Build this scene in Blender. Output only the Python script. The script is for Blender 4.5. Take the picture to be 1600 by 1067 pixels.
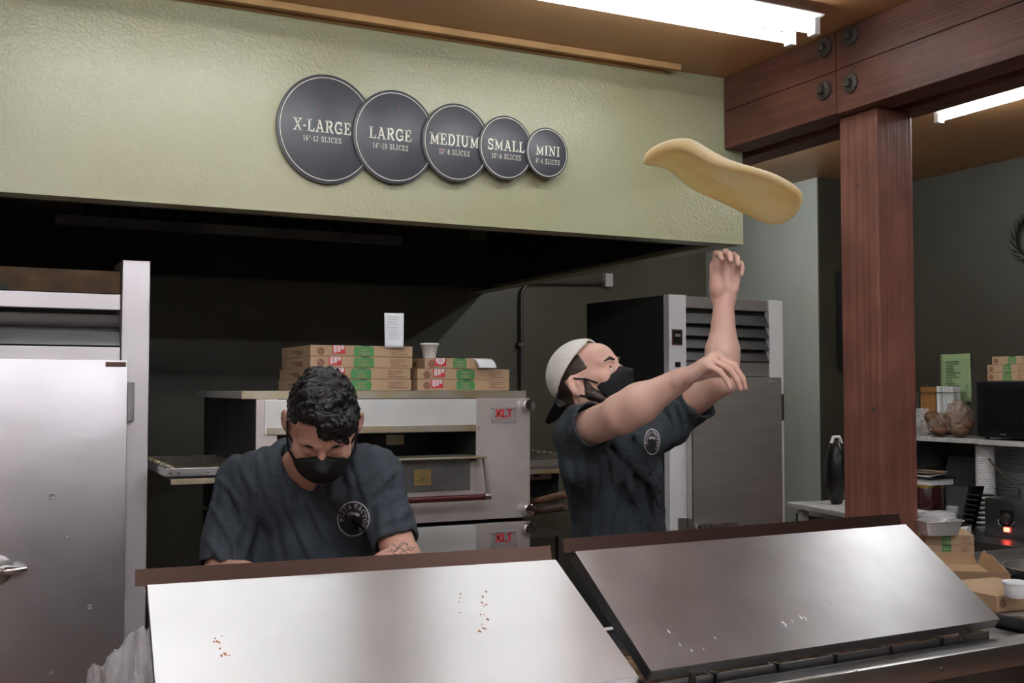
import bpy, bmesh, math, random
import numpy as np
from mathutils import Vector, Matrix
from mathutils.bvhtree import BVHTree

for _o in list(bpy.data.objects):
    bpy.data.objects.remove(_o)
SC = bpy.context.scene
COL = SC.collection
R = math.radians
random.seed(7)
rng = np.random.default_rng(5)

# ---------------------------------------------------------------- camera
FPX, PITCH, YAW, CAMZ = 1707.0, R(2.47), R(26.0), 1.6
cam_d = bpy.data.cameras.new('camera')
cam = bpy.data.objects.new('camera', cam_d)
COL.objects.link(cam)
cam_d.sensor_width = 36.0
cam_d.lens = 36.0 * FPX / 1600.0
cam_d.clip_start = 0.05
cam.location = (0, 0, CAMZ)
cam.rotation_euler = (R(90) + PITCH, 0, -YAW)
SC.camera = cam

# ---------------------------------------------------------------- world, view
W = bpy.data.worlds.new('world')
SC.world = W
W.use_nodes = True
W.node_tree.nodes['Background'].inputs[0].default_value = (0.9, 0.95, 1.0, 1)
W.node_tree.nodes['Background'].inputs[1].default_value = 0.02
SC.view_settings.view_transform = 'Standard'
SC.view_settings.look = 'None'
SC.view_settings.gamma = 1.0
SC.view_settings.use_curve_mapping = False
SC.view_settings.exposure = 0.88
LAMP = 9.0          # brightness of the kitchen tubes
LAMP_SIDE = 40.0     # the strip beyond the beam
LAMP_FILL = 28.0      # unseen strips added as fill over the counter side of the room

# ---------------------------------------------------------------- geometry helpers
FW = np.array([math.sin(YAW) * math.cos(PITCH), math.cos(YAW) * math.cos(PITCH), math.sin(PITCH)])
RT = np.array([math.cos(YAW), -math.sin(YAW), 0.0])
UP = np.cross(RT, FW)
C0 = np.array([0, 0, CAMZ])


def ray(px, py):
    return FW + RT * (px - 800) / FPX + UP * (533.5 - py) / FPX


def pt(px, py, dep):
    """the point at a measured distance in front of the camera"""
    return C0 + ray(px, py) * dep


def at(px, py, ax, v):
    """the point where a sight line meets the plane axis = v"""
    d = ray(px, py)
    return C0 + d * (v - C0[ax]) / d[ax]


class MB:
    """collects simple solids; build() links them as one mesh object"""
    def __init__(s):
        s.v, s.f = [], []

    def add(s, vs, fs):
        n = len(s.v)
        s.v += [tuple(map(float, p)) for p in vs]
        s.f += [tuple(i + n for i in f) for f in fs]
        return s

    def hexa(s, b, t):
        """eight corners: bottom loop b, top loop t (both counter-clockwise from above)"""
        return s.add(list(b) + list(t), [(3, 2, 1, 0), (4, 5, 6, 7), (0, 1, 5, 4), (1, 2, 6, 5), (2, 3, 7, 6), (3, 0, 4, 7)])

    def box(s, lo, hi, bev=0.0):
        x0, y0, z0 = lo
        x1, y1, z1 = hi
        if bev <= 0:
            return s.hexa([(x0, y0, z0), (x1, y0, z0), (x1, y1, z0), (x0, y1, z0)],
                          [(x0, y0, z1), (x1, y0, z1), (x1, y1, z1), (x0, y1, z1)])
        bm = bmesh.new()
        bmesh.ops.create_cube(bm, size=1)
        for v in bm.verts:
            v.co = Vector(((x0 + x1) / 2 + v.co.x * (x1 - x0), (y0 + y1) / 2 + v.co.y * (y1 - y0), (z0 + z1) / 2 + v.co.z * (z1 - z0)))
        bmesh.ops.bevel(bm, geom=list(bm.edges), offset=bev, segments=2, affect='EDGES', profile=0.6)
        bm.verts.ensure_lookup_table()
        s.add([v.co for v in bm.verts], [tuple(v.index for v in f.verts) for f in bm.faces])
        bm.free()
        return s

    def tube(s, path, r, n=12, caps=True):
        path = [Vector(p) for p in path]
        rr = r if hasattr(r, '__len__') else [r] * len(path)
        t0 = (path[1] - path[0]).normalized()
        ref = Vector((0, 0, 1)) if abs(t0.z) < 0.9 else Vector((1, 0, 0))
        a = t0.cross(ref).normalized()
        rings = []
        for i, p in enumerate(path):
            t = (path[min(i + 1, len(path) - 1)] - path[max(i - 1, 0)]).normalized()
            a = (a - t * a.dot(t)).normalized()
            b = t.cross(a)
            rings.append([p + (a * math.cos(2 * math.pi * k / n) + b * math.sin(2 * math.pi * k / n)) * rr[i] for k in range(n)])
        vs = [q for g in rings for q in g]
        fs = [(i * n + k, i * n + (k + 1) % n, (i + 1) * n + (k + 1) % n, (i + 1) * n + k) for i in range(len(path) - 1) for k in range(n)]
        if caps:
            fs += [tuple(range(n - 1, -1, -1)), tuple((len(path) - 1) * n + k for k in range(n))]
        return s.add(vs, fs)

    def lathe(s, prof, c=(0, 0, 0), n=24, axis='z'):
        vs, fs = [], []
        for (r, h) in prof:
            for k in range(n):
                a = 2 * math.pi * k / n
                if axis == 'z':
                    p = (c[0] + r * math.cos(a), c[1] + r * math.sin(a), c[2] + h)
                elif axis == 'y':
                    p = (c[0] + r * math.cos(a), c[1] + h, c[2] - r * math.sin(a))
                else:
                    p = (c[0] + h, c[1] + r * math.cos(a), c[2] + r * math.sin(a))
                vs.append(p)
        for i in range(len(prof) - 1):
            for k in range(n):
                fs.append((i * n + k, i * n + (k + 1) % n, (i + 1) * n + (k + 1) % n, (i + 1) * n + k))
        fs.append(tuple(range(n - 1, -1, -1)))
        fs.append(tuple((len(prof) - 1) * n + k for k in range(n)))
        return s.add(vs, fs)

    def prism(s, poly, fn, d):
        """poly of (u,v) through fn(u,v,w), w from 0 to d"""
        n = len(poly)
        vs = [fn(u, v, 0) for u, v in poly] + [fn(u, v, d) for u, v in poly]
        fs = [tuple(range(n - 1, -1, -1)), tuple(range(n, 2 * n))] + [(k, (k + 1) % n, n + (k + 1) % n, n + k) for k in range(n)]
        return s.add(vs, fs)

    def build(s, name, m, parent=None, smooth=False, kind=None, auto=True):
        me = bpy.data.meshes.new(name)
        me.from_pydata(s.v, [], s.f)
        me.update()
        bm = bmesh.new()
        bm.from_mesh(me)
        if auto:
            bmesh.ops.recalc_face_normals(bm, faces=bm.faces)
        bm.to_mesh(me)
        bm.free()
        if smooth:
            me.polygons.foreach_set('use_smooth', [True] * len(me.polygons))
            if smooth != 'all':
                try:
                    me.set_sharp_from_angle(angle=R(35))
                except Exception:
                    pass
        me.materials.append(m)
        o = bpy.data.objects.new(name, me)
        COL.objects.link(o)
        if parent:
            o.parent = parent
        if kind:
            o['kind'] = kind
        return o


def tag(o, label, cat, group=None):
    o['label'] = label
    o['category'] = cat
    if group:
        o['group'] = group
    return o


def thing(name, label, cat, loc=(0, 0, 0), rz=0.0, group=None):
    o = bpy.data.objects.new(name, None)
    COL.objects.link(o)
    o.location = [float(c) for c in loc]
    o.rotation_euler = (0, 0, rz)
    o.empty_display_size = 0.05
    return tag(o, label, cat, group)


def copy_tree(o, parent=None):
    c = o.copy()
    COL.objects.link(c)
    c.parent = parent
    for ch in list(o.children):
        copy_tree(ch, c)
    return c


# ---------------------------------------------------------------- materials
def mat(name, col, rough=0.5, metal=0.0, var=0.0, vscale=4.0, col2=None, bump=0.0, bscale=60.0, stretch=(1, 1, 1),
        rvar=0.0, spec=0.5, tangent=False, coat=0.0, trans=0.0, alpha=1.0, emit=None, estr=0.0, sss=0.0, aniso=0.0, bdist=0.01):
    m = bpy.data.materials.new(name)
    m.use_nodes = True
    nt = m.node_tree
    b = nt.nodes['Principled BSDF']
    b.inputs['Base Color'].default_value = (*col, 1)
    b.inputs['Roughness'].default_value = rough
    b.inputs['Metallic'].default_value = metal
    b.inputs['Specular IOR Level'].default_value = spec
    b.inputs['Coat Weight'].default_value = coat
    b.inputs['Transmission Weight'].default_value = trans
    b.inputs['Alpha'].default_value = alpha
    b.inputs['Anisotropic'].default_value = aniso
    if sss:
        b.inputs['Subsurface Weight'].default_value = sss
        b.inputs['Subsurface Radius'].default_value = (0.012, 0.005, 0.003) if sss < .5 else (0.03, 0.024, 0.016)
        b.inputs['Subsurface Scale'].default_value = 0.05 if sss < .5 else 1.0
    if emit:
        b.inputs['Emission Color'].default_value = (*emit, 1)
        b.inputs['Emission Strength'].default_value = estr
    tc = nt.nodes.new('ShaderNodeTexCoord')
    mp = nt.nodes.new('ShaderNodeMapping')
    mp.inputs['Scale'].default_value = stretch
    nt.links.new(tc.outputs['Object'], mp.inputs['Vector'])

    def noise(sc, det=5.0):
        n = nt.nodes.new('ShaderNodeTexNoise')
        n.inputs['Scale'].default_value = sc
        n.inputs['Detail'].default_value = det
        nt.links.new(mp.outputs['Vector'], n.inputs['Vector'])
        return n
    if tangent:
        tg = nt.nodes.new('ShaderNodeTangent')
        tg.direction_type = 'UV_MAP'
        tg.uv_map = 'slope'
        nt.links.new(tg.outputs['Tangent'], b.inputs['Tangent'])
    if var or col2:
        n = noise(vscale)
        rp = nt.nodes.new('ShaderNodeValToRGB')
        c2 = col2 or tuple(max(0, c * (1 - var)) for c in col)
        c1 = col if col2 else tuple(min(1, c * (1 + var)) for c in col)
        rp.color_ramp.elements[0].color = (*c2, 1)
        rp.color_ramp.elements[1].color = (*c1, 1)
        rp.color_ramp.elements[0].position = 0.33
        rp.color_ramp.elements[1].position = 0.67
        nt.links.new(n.outputs['Fac'], rp.inputs['Fac'])
        nt.links.new(rp.outputs['Color'], b.inputs['Base Color'])
    if rvar:
        n = noise(vscale * 1.7)
        mr = nt.nodes.new('ShaderNodeMapRange')
        mr.inputs['To Min'].default_value = max(0.02, rough - rvar)
        mr.inputs['To Max'].default_value = min(1, rough + rvar)
        nt.links.new(n.outputs['Fac'], mr.inputs['Value'])
        nt.links.new(mr.outputs['Result'], b.inputs['Roughness'])
    if bump:
        n = noise(bscale, 3.0)
        bp = nt.nodes.new('ShaderNodeBump')
        bp.inputs['Strength'].default_value = bump
        bp.inputs['Distance'].default_value = bdist
        nt.links.new(n.outputs['Fac'], bp.inputs['Height'])
        nt.links.new(bp.outputs['Normal'], b.inputs['Normal'])
    return m


def wood(name, c1, c2, rough=0.5, axis='z', scale=6.0):
    st = {'x': (0.035, 1, 1), 'y': (1, 0.035, 1), 'z': (1, 1, 0.035)}[axis]
    m = mat(name, c1, rough, col2=c2, vscale=scale * 7, stretch=st, bump=0.5, bscale=scale * 14, rvar=0.10, bdist=0.004, spec=0.3)
    nt = m.node_tree
    bs = nt.nodes['Principled BSDF']
    src = bs.inputs['Base Color'].links[0].from_socket
    n = nt.nodes.new('ShaderNodeTexNoise')
    n.inputs['Scale'].default_value = 5.0
    n.inputs['Detail'].default_value = 6.0
    tc = [q for q in nt.nodes if q.type == 'TEX_COORD'][0]
    nt.links.new(tc.outputs['Object'], n.inputs['Vector'])
    mx = nt.nodes.new('ShaderNodeMixRGB')
    mx.blend_type = 'MULTIPLY'
    mx.inputs['Fac'].default_value = 0.75
    rp = nt.nodes.new('ShaderNodeValToRGB')
    rp.color_ramp.elements[0].position = 0.3
    rp.color_ramp.elements[0].color = (0.55, 0.55, 0.56, 1)
    rp.color_ramp.elements[1].position = 0.7
    rp.color_ramp.elements[1].color = (1.15, 1.1, 1.08, 1)
    nt.links.new(n.outputs['Fac'], rp.inputs['Fac'])
    nt.links.new(src, mx.inputs['Color1'])
    nt.links.new(rp.outputs['Color'], mx.inputs['Color2'])
    nt.links.new(mx.outputs['Color'], bs.inputs['Base Color'])
    return m


M = {}
M['soffit'] = mat('green_gloss_paint', (0.365, 0.365, 0.235), 0.30, col2=(0.35, 0.335, 0.19), vscale=1.6, bump=0.42, bscale=85, bdist=0.005, spec=0.5)
M['wall'] = mat('shaded_green_paint', (0.115, 0.110, 0.080), 0.42, var=0.06, vscale=2, bump=0.25, bscale=80, bdist=0.005)  # the soffit's green paint, darkened for the shade behind the hood
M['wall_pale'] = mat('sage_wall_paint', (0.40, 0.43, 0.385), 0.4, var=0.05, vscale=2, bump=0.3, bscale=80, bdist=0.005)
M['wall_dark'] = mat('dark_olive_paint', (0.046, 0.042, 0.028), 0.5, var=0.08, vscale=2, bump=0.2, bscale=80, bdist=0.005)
M['ceiling'] = mat('tan_ceiling_paint', (0.42, 0.215, 0.095), 0.45, var=0.06, vscale=1.2, bump=0.12, bscale=90, bdist=0.004)
M['hall'] = mat('cream_hall_paint', (0.74, 0.71, 0.66), 0.6, var=0.03, vscale=2)
M['floor'] = mat('red_quarry_floor', (0.26, 0.15, 0.11), 0.5, var=0.15, vscale=3, bump=0.1)
M['trim'] = wood('pine_trim', (0.56, 0.34, 0.15), (0.50, 0.29, 0.12), 0.5, 'x', 5)
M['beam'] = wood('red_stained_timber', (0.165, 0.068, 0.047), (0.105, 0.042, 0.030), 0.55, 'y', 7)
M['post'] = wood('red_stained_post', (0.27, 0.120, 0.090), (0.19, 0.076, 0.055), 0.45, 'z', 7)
M['iron'] = mat('dark_iron', (0.10, 0.085, 0.075), 0.55, 0.7, var=0.3, vscale=40)
M['black'] = mat('black_plastic', (0.008, 0.008, 0.009), 0.35)
M['flat_black'] = mat('black_hood_interior', (0.006, 0.006, 0.006), 0.75)  # near-black for the hood inside, oven chamber, fridge grille and drive box
M['sheet'] = mat('dark_hood_steel', (0.10, 0.10, 0.10), 0.5, 0.8, var=0.3, vscale=5)
M['steel'] = mat('brushed_steel', (0.62, 0.61, 0.60), 0.30, 1.0, var=0.05, vscale=7, stretch=(1, 1, 9), rvar=0.06, bump=0.04, bscale=55, bdist=0.002)
M['lid'] = mat('lid_steel', (0.70, 0.70, 0.715), 0.37, 1.0, var=0.04, vscale=5, rvar=0.03, bump=0.012, bscale=8, bdist=0.004, aniso=0.88, tangent=True)
M['lid2'] = mat('scuffed_lid_steel', (0.66, 0.65, 0.67), 0.42, 1.0, var=0.08, vscale=6, rvar=0.05, bump=0.015, bscale=10, bdist=0.004, aniso=0.75, tangent=True)
M['flange'] = mat('reflection_brown_steel', (0.10, 0.058, 0.046), 0.36, 0.8, var=0.06, vscale=3)  # brown of the reflected ceiling put into the lip's base colour
M['darksteel'] = mat('dull_steel', (0.30, 0.30, 0.31), 0.36, 1.0, var=0.15, vscale=8, rvar=0.1)
M['freezer'] = mat('freezer_steel', (0.72, 0.69, 0.71), 0.36, 0.6, var=0.05, vscale=3, stretch=(1, 1, 0.4), rvar=0.05, bump=0.10, bscale=5, bdist=0.010)
M['freezer_door'] = mat('dented_freezer_steel', (0.56, 0.54, 0.56), 0.38, 0.9, var=0.05, vscale=2.5, rvar=0.06, bump=0.22, bscale=5.5, bdist=0.014)
M['white'] = mat('white_enamel', (0.78, 0.78, 0.80), 0.4)
M['fridge'] = mat('fridge_steel', (0.36, 0.335, 0.315), 0.38, 0.6, var=0.06, vscale=4, stretch=(1, 1, 5), rvar=0.05)
M['fridge_side'] = mat('fridge_side', (0.035, 0.036, 0.034), 0.5)
M['oven'] = mat('oven_steel', (0.72, 0.665, 0.64), 0.40, 0.72, var=0.10, vscale=3.5, rvar=0.08, bump=0.03, bscale=14, bdist=0.004)
M['oven_hood'] = mat('oven_panel', (0.80, 0.81, 0.79), 0.40, 0.45, var=0.08, vscale=3.5, rvar=0.08)
M['grease'] = mat('greasy_steel', (0.55, 0.53, 0.47), 0.4, 0.85, col2=(0.42, 0.33, 0.18), vscale=6)
M['chrome'] = mat('chrome', (0.75, 0.75, 0.76), 0.16, 1.0)
M['maroon'] = mat('maroon_handle', (0.10, 0.022, 0.022), 0.25, 0.3)
M['red'] = mat('red_print', (0.62, 0.03, 0.04), 0.5)
M['plate'] = mat('aluminium_plate', (0.70, 0.70, 0.71), 0.35, 0.8)
M['yellow'] = mat('worn_yellow_label', (0.30, 0.20, 0.06), 0.6)
M['slate'] = mat('slate_print_board', (0.060, 0.061, 0.072), 0.42, var=0.06, vscale=3, bump=0.06, bscale=200, bdist=0.002)
M['slate_edge'] = mat('board_edge', (0.13, 0.13, 0.15), 0.5)
M['cream'] = mat('cream_print', (0.80, 0.78, 0.66), 0.55)
M['card'] = mat('kraft_cardboard', (0.46, 0.31, 0.185), 0.7, var=0.06, vscale=6, bump=0.05, bscale=90, bdist=0.002)
M['card_in'] = mat('kraft_inside', (0.40, 0.255, 0.14), 0.75, var=0.05, vscale=6)
M['green'] = mat('green_print', (0.075, 0.27, 0.085), 0.6)
M['brown'] = mat('brown_print', (0.20, 0.07, 0.045), 0.6)
M['paper'] = mat('receipt_paper', (0.82, 0.83, 0.86), 0.7, var=0.03, vscale=30)
M['greenpaper'] = mat('green_paper', (0.30, 0.42, 0.20), 0.7)
M['ink'] = mat('dark_ink', (0.05, 0.06, 0.05), 0.7)
M['foam'] = mat('white_foam', (0.85, 0.85, 0.85), 0.55)
M['shelf'] = mat('worn_white_board', (0.50, 0.50, 0.49), 0.5, var=0.15, vscale=25)
M['plastic'] = mat('clear_film', (0.85, 0.86, 0.90), 0.08, alpha=0.34, bump=0.7, bscale=28, bdist=0.02, spec=0.8)
M['bread'] = mat('brown_bread', (0.16, 0.075, 0.04), 0.75, var=0.4, vscale=40)
M['crock'] = mat('maroon_enamel', (0.045, 0.008, 0.010), 0.22, coat=0.5)
M['gold'] = mat('gold_band', (0.62, 0.42, 0.10), 0.35, 0.7, col2=(0.05, 0.03, 0.02), vscale=35)
M['plastic_bread'] = mat('tinted_bread_film', (0.42, 0.30, 0.24), 0.10, alpha=0.55, bump=0.7, bscale=28, bdist=0.02, spec=0.8)
M['foil'] = mat('foil', (0.85, 0.85, 0.85), 0.28, 0.65, bump=0.4, bscale=60, bdist=0.006)
M['conduit'] = mat('grey_conduit', (0.16, 0.15, 0.14), 0.4, 0.8)
M['skin'] = mat('skin', (0.56, 0.33, 0.25), 0.48, col2=(0.49, 0.26, 0.19), vscale=9, sss=0.08, bump=0.06, bscale=140, bdist=0.002)
M['skin2'] = mat('fair_skin', (0.68, 0.45, 0.36), 0.48, col2=(0.60, 0.36, 0.28), vscale=9, sss=0.08, bump=0.06, bscale=140, bdist=0.002)
M['shirt'] = mat('slate_heather_cotton', (0.043, 0.054, 0.066), 0.85, var=0.14, vscale=160, bump=0.15, bscale=300, bdist=0.002, spec=0.25)
M['shirt2'] = mat('charcoal_cotton', (0.036, 0.045, 0.053), 0.85, var=0.12, vscale=160, bump=0.15, bscale=300, bdist=0.002, spec=0.25)
M['trousers'] = mat('black_trousers', (0.012, 0.012, 0.014), 0.85)
M['mask'] = mat('black_cloth_mask', (0.008, 0.008, 0.009), 0.75, bump=0.1, bscale=250, bdist=0.001, spec=0.3)
M['hair'] = mat('black_hair', (0.005, 0.0045, 0.0045), 0.42, var=0.3, vscale=60, bump=0.6, bscale=120, bdist=0.004, spec=0.35)
M['hair2'] = mat('brown_hair', (0.035, 0.022, 0.015), 0.5, var=0.3, vscale=80, bump=0.4, bscale=130, bdist=0.003)
M['cap'] = mat('cream_mesh_cap', (0.66, 0.64, 0.58), 0.8, bump=0.5, bscale=170, bdist=0.004)
M['navy'] = mat('navy_brim', (0.012, 0.014, 0.025), 0.7)
M['eye'] = mat('eye_white', (0.80, 0.78, 0.75), 0.2)
M['iris'] = mat('iris', (0.05, 0.035, 0.025), 0.15)
M['tattoo'] = mat('tattoo_ink', (0.16, 0.13, 0.11), 0.6)
M['logo'] = mat('shirt_print', (0.45, 0.44, 0.46), 0.7)
M['logo_black'] = mat('shirt_print_black', (0.012, 0.012, 0.014), 0.7)
M['dough'] = mat('pizza_dough', (0.93, 0.78, 0.57), 0.6, col2=(0.88, 0.63, 0.36), vscale=5, sss=0.55, bump=0.08, bscale=20)
M['sauce'] = mat('tomato_smear', (0.38, 0.16, 0.08), 0.6)
M['food'] = mat('grated_cheese', (0.62, 0.50, 0.32), 0.7, col2=(0.45, 0.18, 0.10), vscale=35, bump=0.8, bscale=60, bdist=0.02)
M['housing'] = mat('lamp_housing', (0.75, 0.75, 0.74), 0.45)
M['tube'] = mat('lit_tube', (1, 1, 1), 0.4, emit=(0.92, 0.98, 1.0), estr=LAMP)
M['tube_side'] = mat('lit_tube_side', (1, 1, 1), 0.4, emit=(0.92, 0.97, 1.0), estr=LAMP_SIDE)
M['tube_fill'] = mat('lit_tube_fill', (1, 1, 1), 0.4, emit=(0.94, 0.945, 1.0), estr=LAMP_FILL)
M['redlamp'] = mat('red_switch_lamp', (0.6, 0.02, 0.02), 0.3, emit=(1.0, 0.08, 0.05), estr=6.0)
M['rope'] = mat('dark_wreath', (0.05, 0.05, 0.045), 0.6, var=0.4, vscale=20)
M['glass'] = mat('microwave_glass', (0.006, 0.007, 0.008), 0.08)

# ---------------------------------------------------------------- fluorescent strips
ZC = 2.98


def lamp(label, loc, rz, tube_m, length=1.22, group='fluorescent ceiling strips', narrow=False):
    t = thing('fluorescent_lamp', label, 'ceiling lamp', loc, rz, group)
    h = length / 2
    k = .42 if narrow else 1.0
    mb = MB()
    mb.box((-h, -0.05 * k, -0.045), (h, 0.05 * k, 0.0))
    prof = [(-0.11 * k, -0.028), (-0.05 * k, -0.046), (0.05 * k, -0.046), (0.11 * k, -0.028)]
    for (y0, z0), (y1, z1) in zip(prof[:-1], prof[1:]):
        mb.hexa([(-h, y0, z0 - 0.003), (h, y0, z0 - 0.003), (h, y1, z1 - 0.003), (-h, y1, z1 - 0.003)], [(-h, y0, z0), (h, y0, z0), (h, y1, z1), (-h, y1, z1)])
    mb.build('housing', M['housing'], t)
    for y in ((0.0,) if narrow else (-0.065, 0.065)):
        MB().tube([(-h + 0.03, y, -0.072), (h - 0.03, y, -0.072)], 0.018, 12).build('tube', tube_m, t, True)
        for x in (-h + 0.012, h - 0.012):
            MB().box((x - 0.014, y - 0.020, -0.098), (x + 0.014, y + 0.020, -0.034), 0.004).build('socket', M['housing'], t)
    return t


lamp('white two tube fluorescent strip on the tan ceiling, ending beside the timber beam', (2.11, 3.11, ZC), 0, M['tube'])
lamp('white two tube fluorescent strip in line left of the one beside the beam', (0.62, 3.11, ZC), 0, M['tube'])
lamp('fluorescent strip on the far ceiling right of the timber post', (4.15, 3.20, ZC - 0.0), R(90), M['tube_side'], narrow=True)
lamp('fluorescent strip in the back passage above the refrigerator, behind the beam', (3.7, 5.0, ZC - 0.01), R(90), M['tube_side'], narrow=True)
lamp('unseen fill strip added over the freezer aisle, out in front of the soffit', (0.1, 1.15, ZC), 0, M['tube_fill'])  # this and the next three: added out of view as fill light
lamp('unseen fill strip added above the counter front, middle of the hall', (1.75, 0.65, ZC), 0, M['tube_fill'])
lamp('unseen fill strip added over the customer side, left one', (-0.9, -1.5, ZC), 0, M['tube_fill'])
lamp('unseen fill strip added over the customer side, right one', (2.6, -1.5, ZC), 0, M['tube_fill'])

# ---------------------------------------------------------------- the room
YS, XW, YB = 3.909, 5.57, 6.72          # soffit face, right wall, back wall
XL, YF = -2.6, -3.6
ZS = 2.241                               # underside of the soffit


def struct(name, mb, m, smooth=False):
    return mb.build(name, m, None, smooth, 'structure')


struct('floor', MB().box((XL - .1, YF - .1, -0.1), (XW + .1, YB + .1, 0)), M['floor'])
struct('ceiling', MB().box((XL - .1, YF - .1, ZC), (XW + .1, YB + .1, ZC + 0.1)), M['ceiling'])
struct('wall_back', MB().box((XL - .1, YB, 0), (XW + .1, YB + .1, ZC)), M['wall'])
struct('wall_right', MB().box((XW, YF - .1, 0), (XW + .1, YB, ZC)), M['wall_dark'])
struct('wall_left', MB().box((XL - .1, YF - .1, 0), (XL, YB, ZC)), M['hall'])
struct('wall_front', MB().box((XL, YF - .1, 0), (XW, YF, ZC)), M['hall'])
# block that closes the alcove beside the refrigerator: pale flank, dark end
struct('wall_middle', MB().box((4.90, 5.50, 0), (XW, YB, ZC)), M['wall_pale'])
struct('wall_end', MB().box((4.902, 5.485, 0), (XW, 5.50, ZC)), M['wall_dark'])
# green soffit hanging from the ceiling: a thin wall with its right flank running back
sf = MB()
sf.box((XL, YS, ZS), (3.055, YS + 0.10, ZC))
sf.box((2.955, YS + 0.10, ZS), (3.055, YB, ZC))
struct('wall_soffit', sf, M['soffit'])
# pine J-moulding along the ceiling above the soffit
t1 = MB()
t1.box((XL, YS - 0.030, ZC - 0.022), (2.62, YS - 0.002, ZC - 0.004))
t1.box((XL, YS - 0.092, ZC - 0.014), (2.66, YS - 0.030, ZC - 0.001))
t1.box((XL, YS - 0.096, ZC - 0.026), (2.66, YS - 0.080, ZC - 0.001))
struct('trim_1', t1, M['trim'])

# ---------------------------------------------------------------- exhaust hood behind the soffit
h = thing('exhaust_hood', 'dark steel exhaust hood with a row of baffle filters under the green soffit', 'exhaust hood', (1.0, 4.02, ZS))
b = MB()
b.box((-3.4, 0.0, 0.012), (1.94, 0.09, 0.03))
b.box((-3.4, 2.30, 0.0), (1.94, 2.36, 0.30))
b.box((-3.4, 0.0, 0.52), (1.94, 2.36, 0.54))
b.box((1.90, 0.09, 0.012), (1.94, 2.3, 0.52))
b.build('canopy', M['flat_black'], h)
for i in range(16):
    x = -0.60 + i * 0.085
    MB().hexa([(x, 1.0, 0.10), (x + 0.06, 1.0, 0.10), (x + 0.06, 1.02, 0.10), (x, 1.02, 0.10)],
              [(x, 1.25, 0.34), (x + 0.06, 1.25, 0.34), (x + 0.06, 1.27, 0.34), (x, 1.27, 0.34)]).build('filter_slat', M['sheet'], h)
MB().box((-0.72, 0.97, 0.06), (0.84, 1.02, 0.10)).build('filter_rail', M['sheet'], h)

# ---------------------------------------------------------------- timber beam and post
bm_ = thing('ceiling_beam', 'dark red stained double timber beam bolted above the post', 'beam', (2.953, 3.20, 2.66))
for z0, z1 in ((0, .166), (.1685, .318)):
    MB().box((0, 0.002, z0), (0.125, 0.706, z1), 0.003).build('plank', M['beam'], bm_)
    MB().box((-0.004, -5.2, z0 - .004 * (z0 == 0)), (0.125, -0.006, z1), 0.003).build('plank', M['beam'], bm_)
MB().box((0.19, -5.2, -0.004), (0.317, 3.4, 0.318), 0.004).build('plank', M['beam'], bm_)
MB().box((0.125, -5.2, 0.06), (0.19, 0.70, 0.318)).build('spacer', M['beam'], bm_)
for (y, z) in ((0.062, 0.105), (-0.085, 0.095), (0.055, 0.272), (-0.09, 0.275)):
    w = MB().lathe([(0.036, 0.0), (0.038, -0.006), (0.036, -0.012), (0.030, -0.013)], (-0.001, y, z), 20, 'x').build('washer', M['iron'], bm_, True)
    MB().lathe([(0.017, -0.012), (0.017, -0.030), (0.014, -0.033)], (-0.001, y, z), 6, 'x').build('bolt_head', M['iron'], w)
    g = MB()
    for k in range(3):
        a = 2 * math.pi * k / 3 + 0.5
        g.tube([(-0.0145, y + 0.021 * math.cos(a + d), z + 0.027 * math.sin(a + d)) for d in (-0.5, -0.2, 0.2, 0.5)], 0.0035, 5)
    g.build('washer_rib', M['iron'], w)

ps = thing('timber_post', 'square red stained timber post with knots under the beam joint', 'post', (3.005, 3.045, 0))
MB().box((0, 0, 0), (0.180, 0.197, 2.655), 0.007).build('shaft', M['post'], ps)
for (px, py, pl, s) in ((1365, 641, 'x', .008), (1408, 662, 'y', .006), (1383, 560, 'y', .003), (1340, 290, 'x', .006)):
    if pl == 'x':
        q = at(px, py, 0, 3.005) - np.array([3.005, 3.045, 0])
        MB().lathe([(s * 1.0, 0.001), (s * .9, -0.002), (s * .3, -0.003)], q, 10, 'x').build('knot', M['iron'], ps, True)
    else:
        q = at(px, py, 1, 3.045) - np.array([3.005, 3.045, 0])
        MB().lathe([(s * 1.0, 0.001), (s * .9, -0.002), (s * .3, -0.003)], q, 10, 'y').build('knot', M['iron'], ps, True)

# ---------------------------------------------------------------- slab serif stroke lettering
def arc(cx, cy, rx, ry, a0, a1, n=10):
    return [(cx + rx * math.cos(R(a0 + (a1 - a0) * i / n)), cy + ry * math.sin(R(a0 + (a1 - a0) * i / n))) for i in range(n + 1)]


TK, TN, TS = 0.17, 0.10, 0.10
def _st(*p, t=TK):
    return (list(p), t)
def _sf(x0, x1, y):
    return ([(x0, y), (x1, y)], TS)


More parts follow.
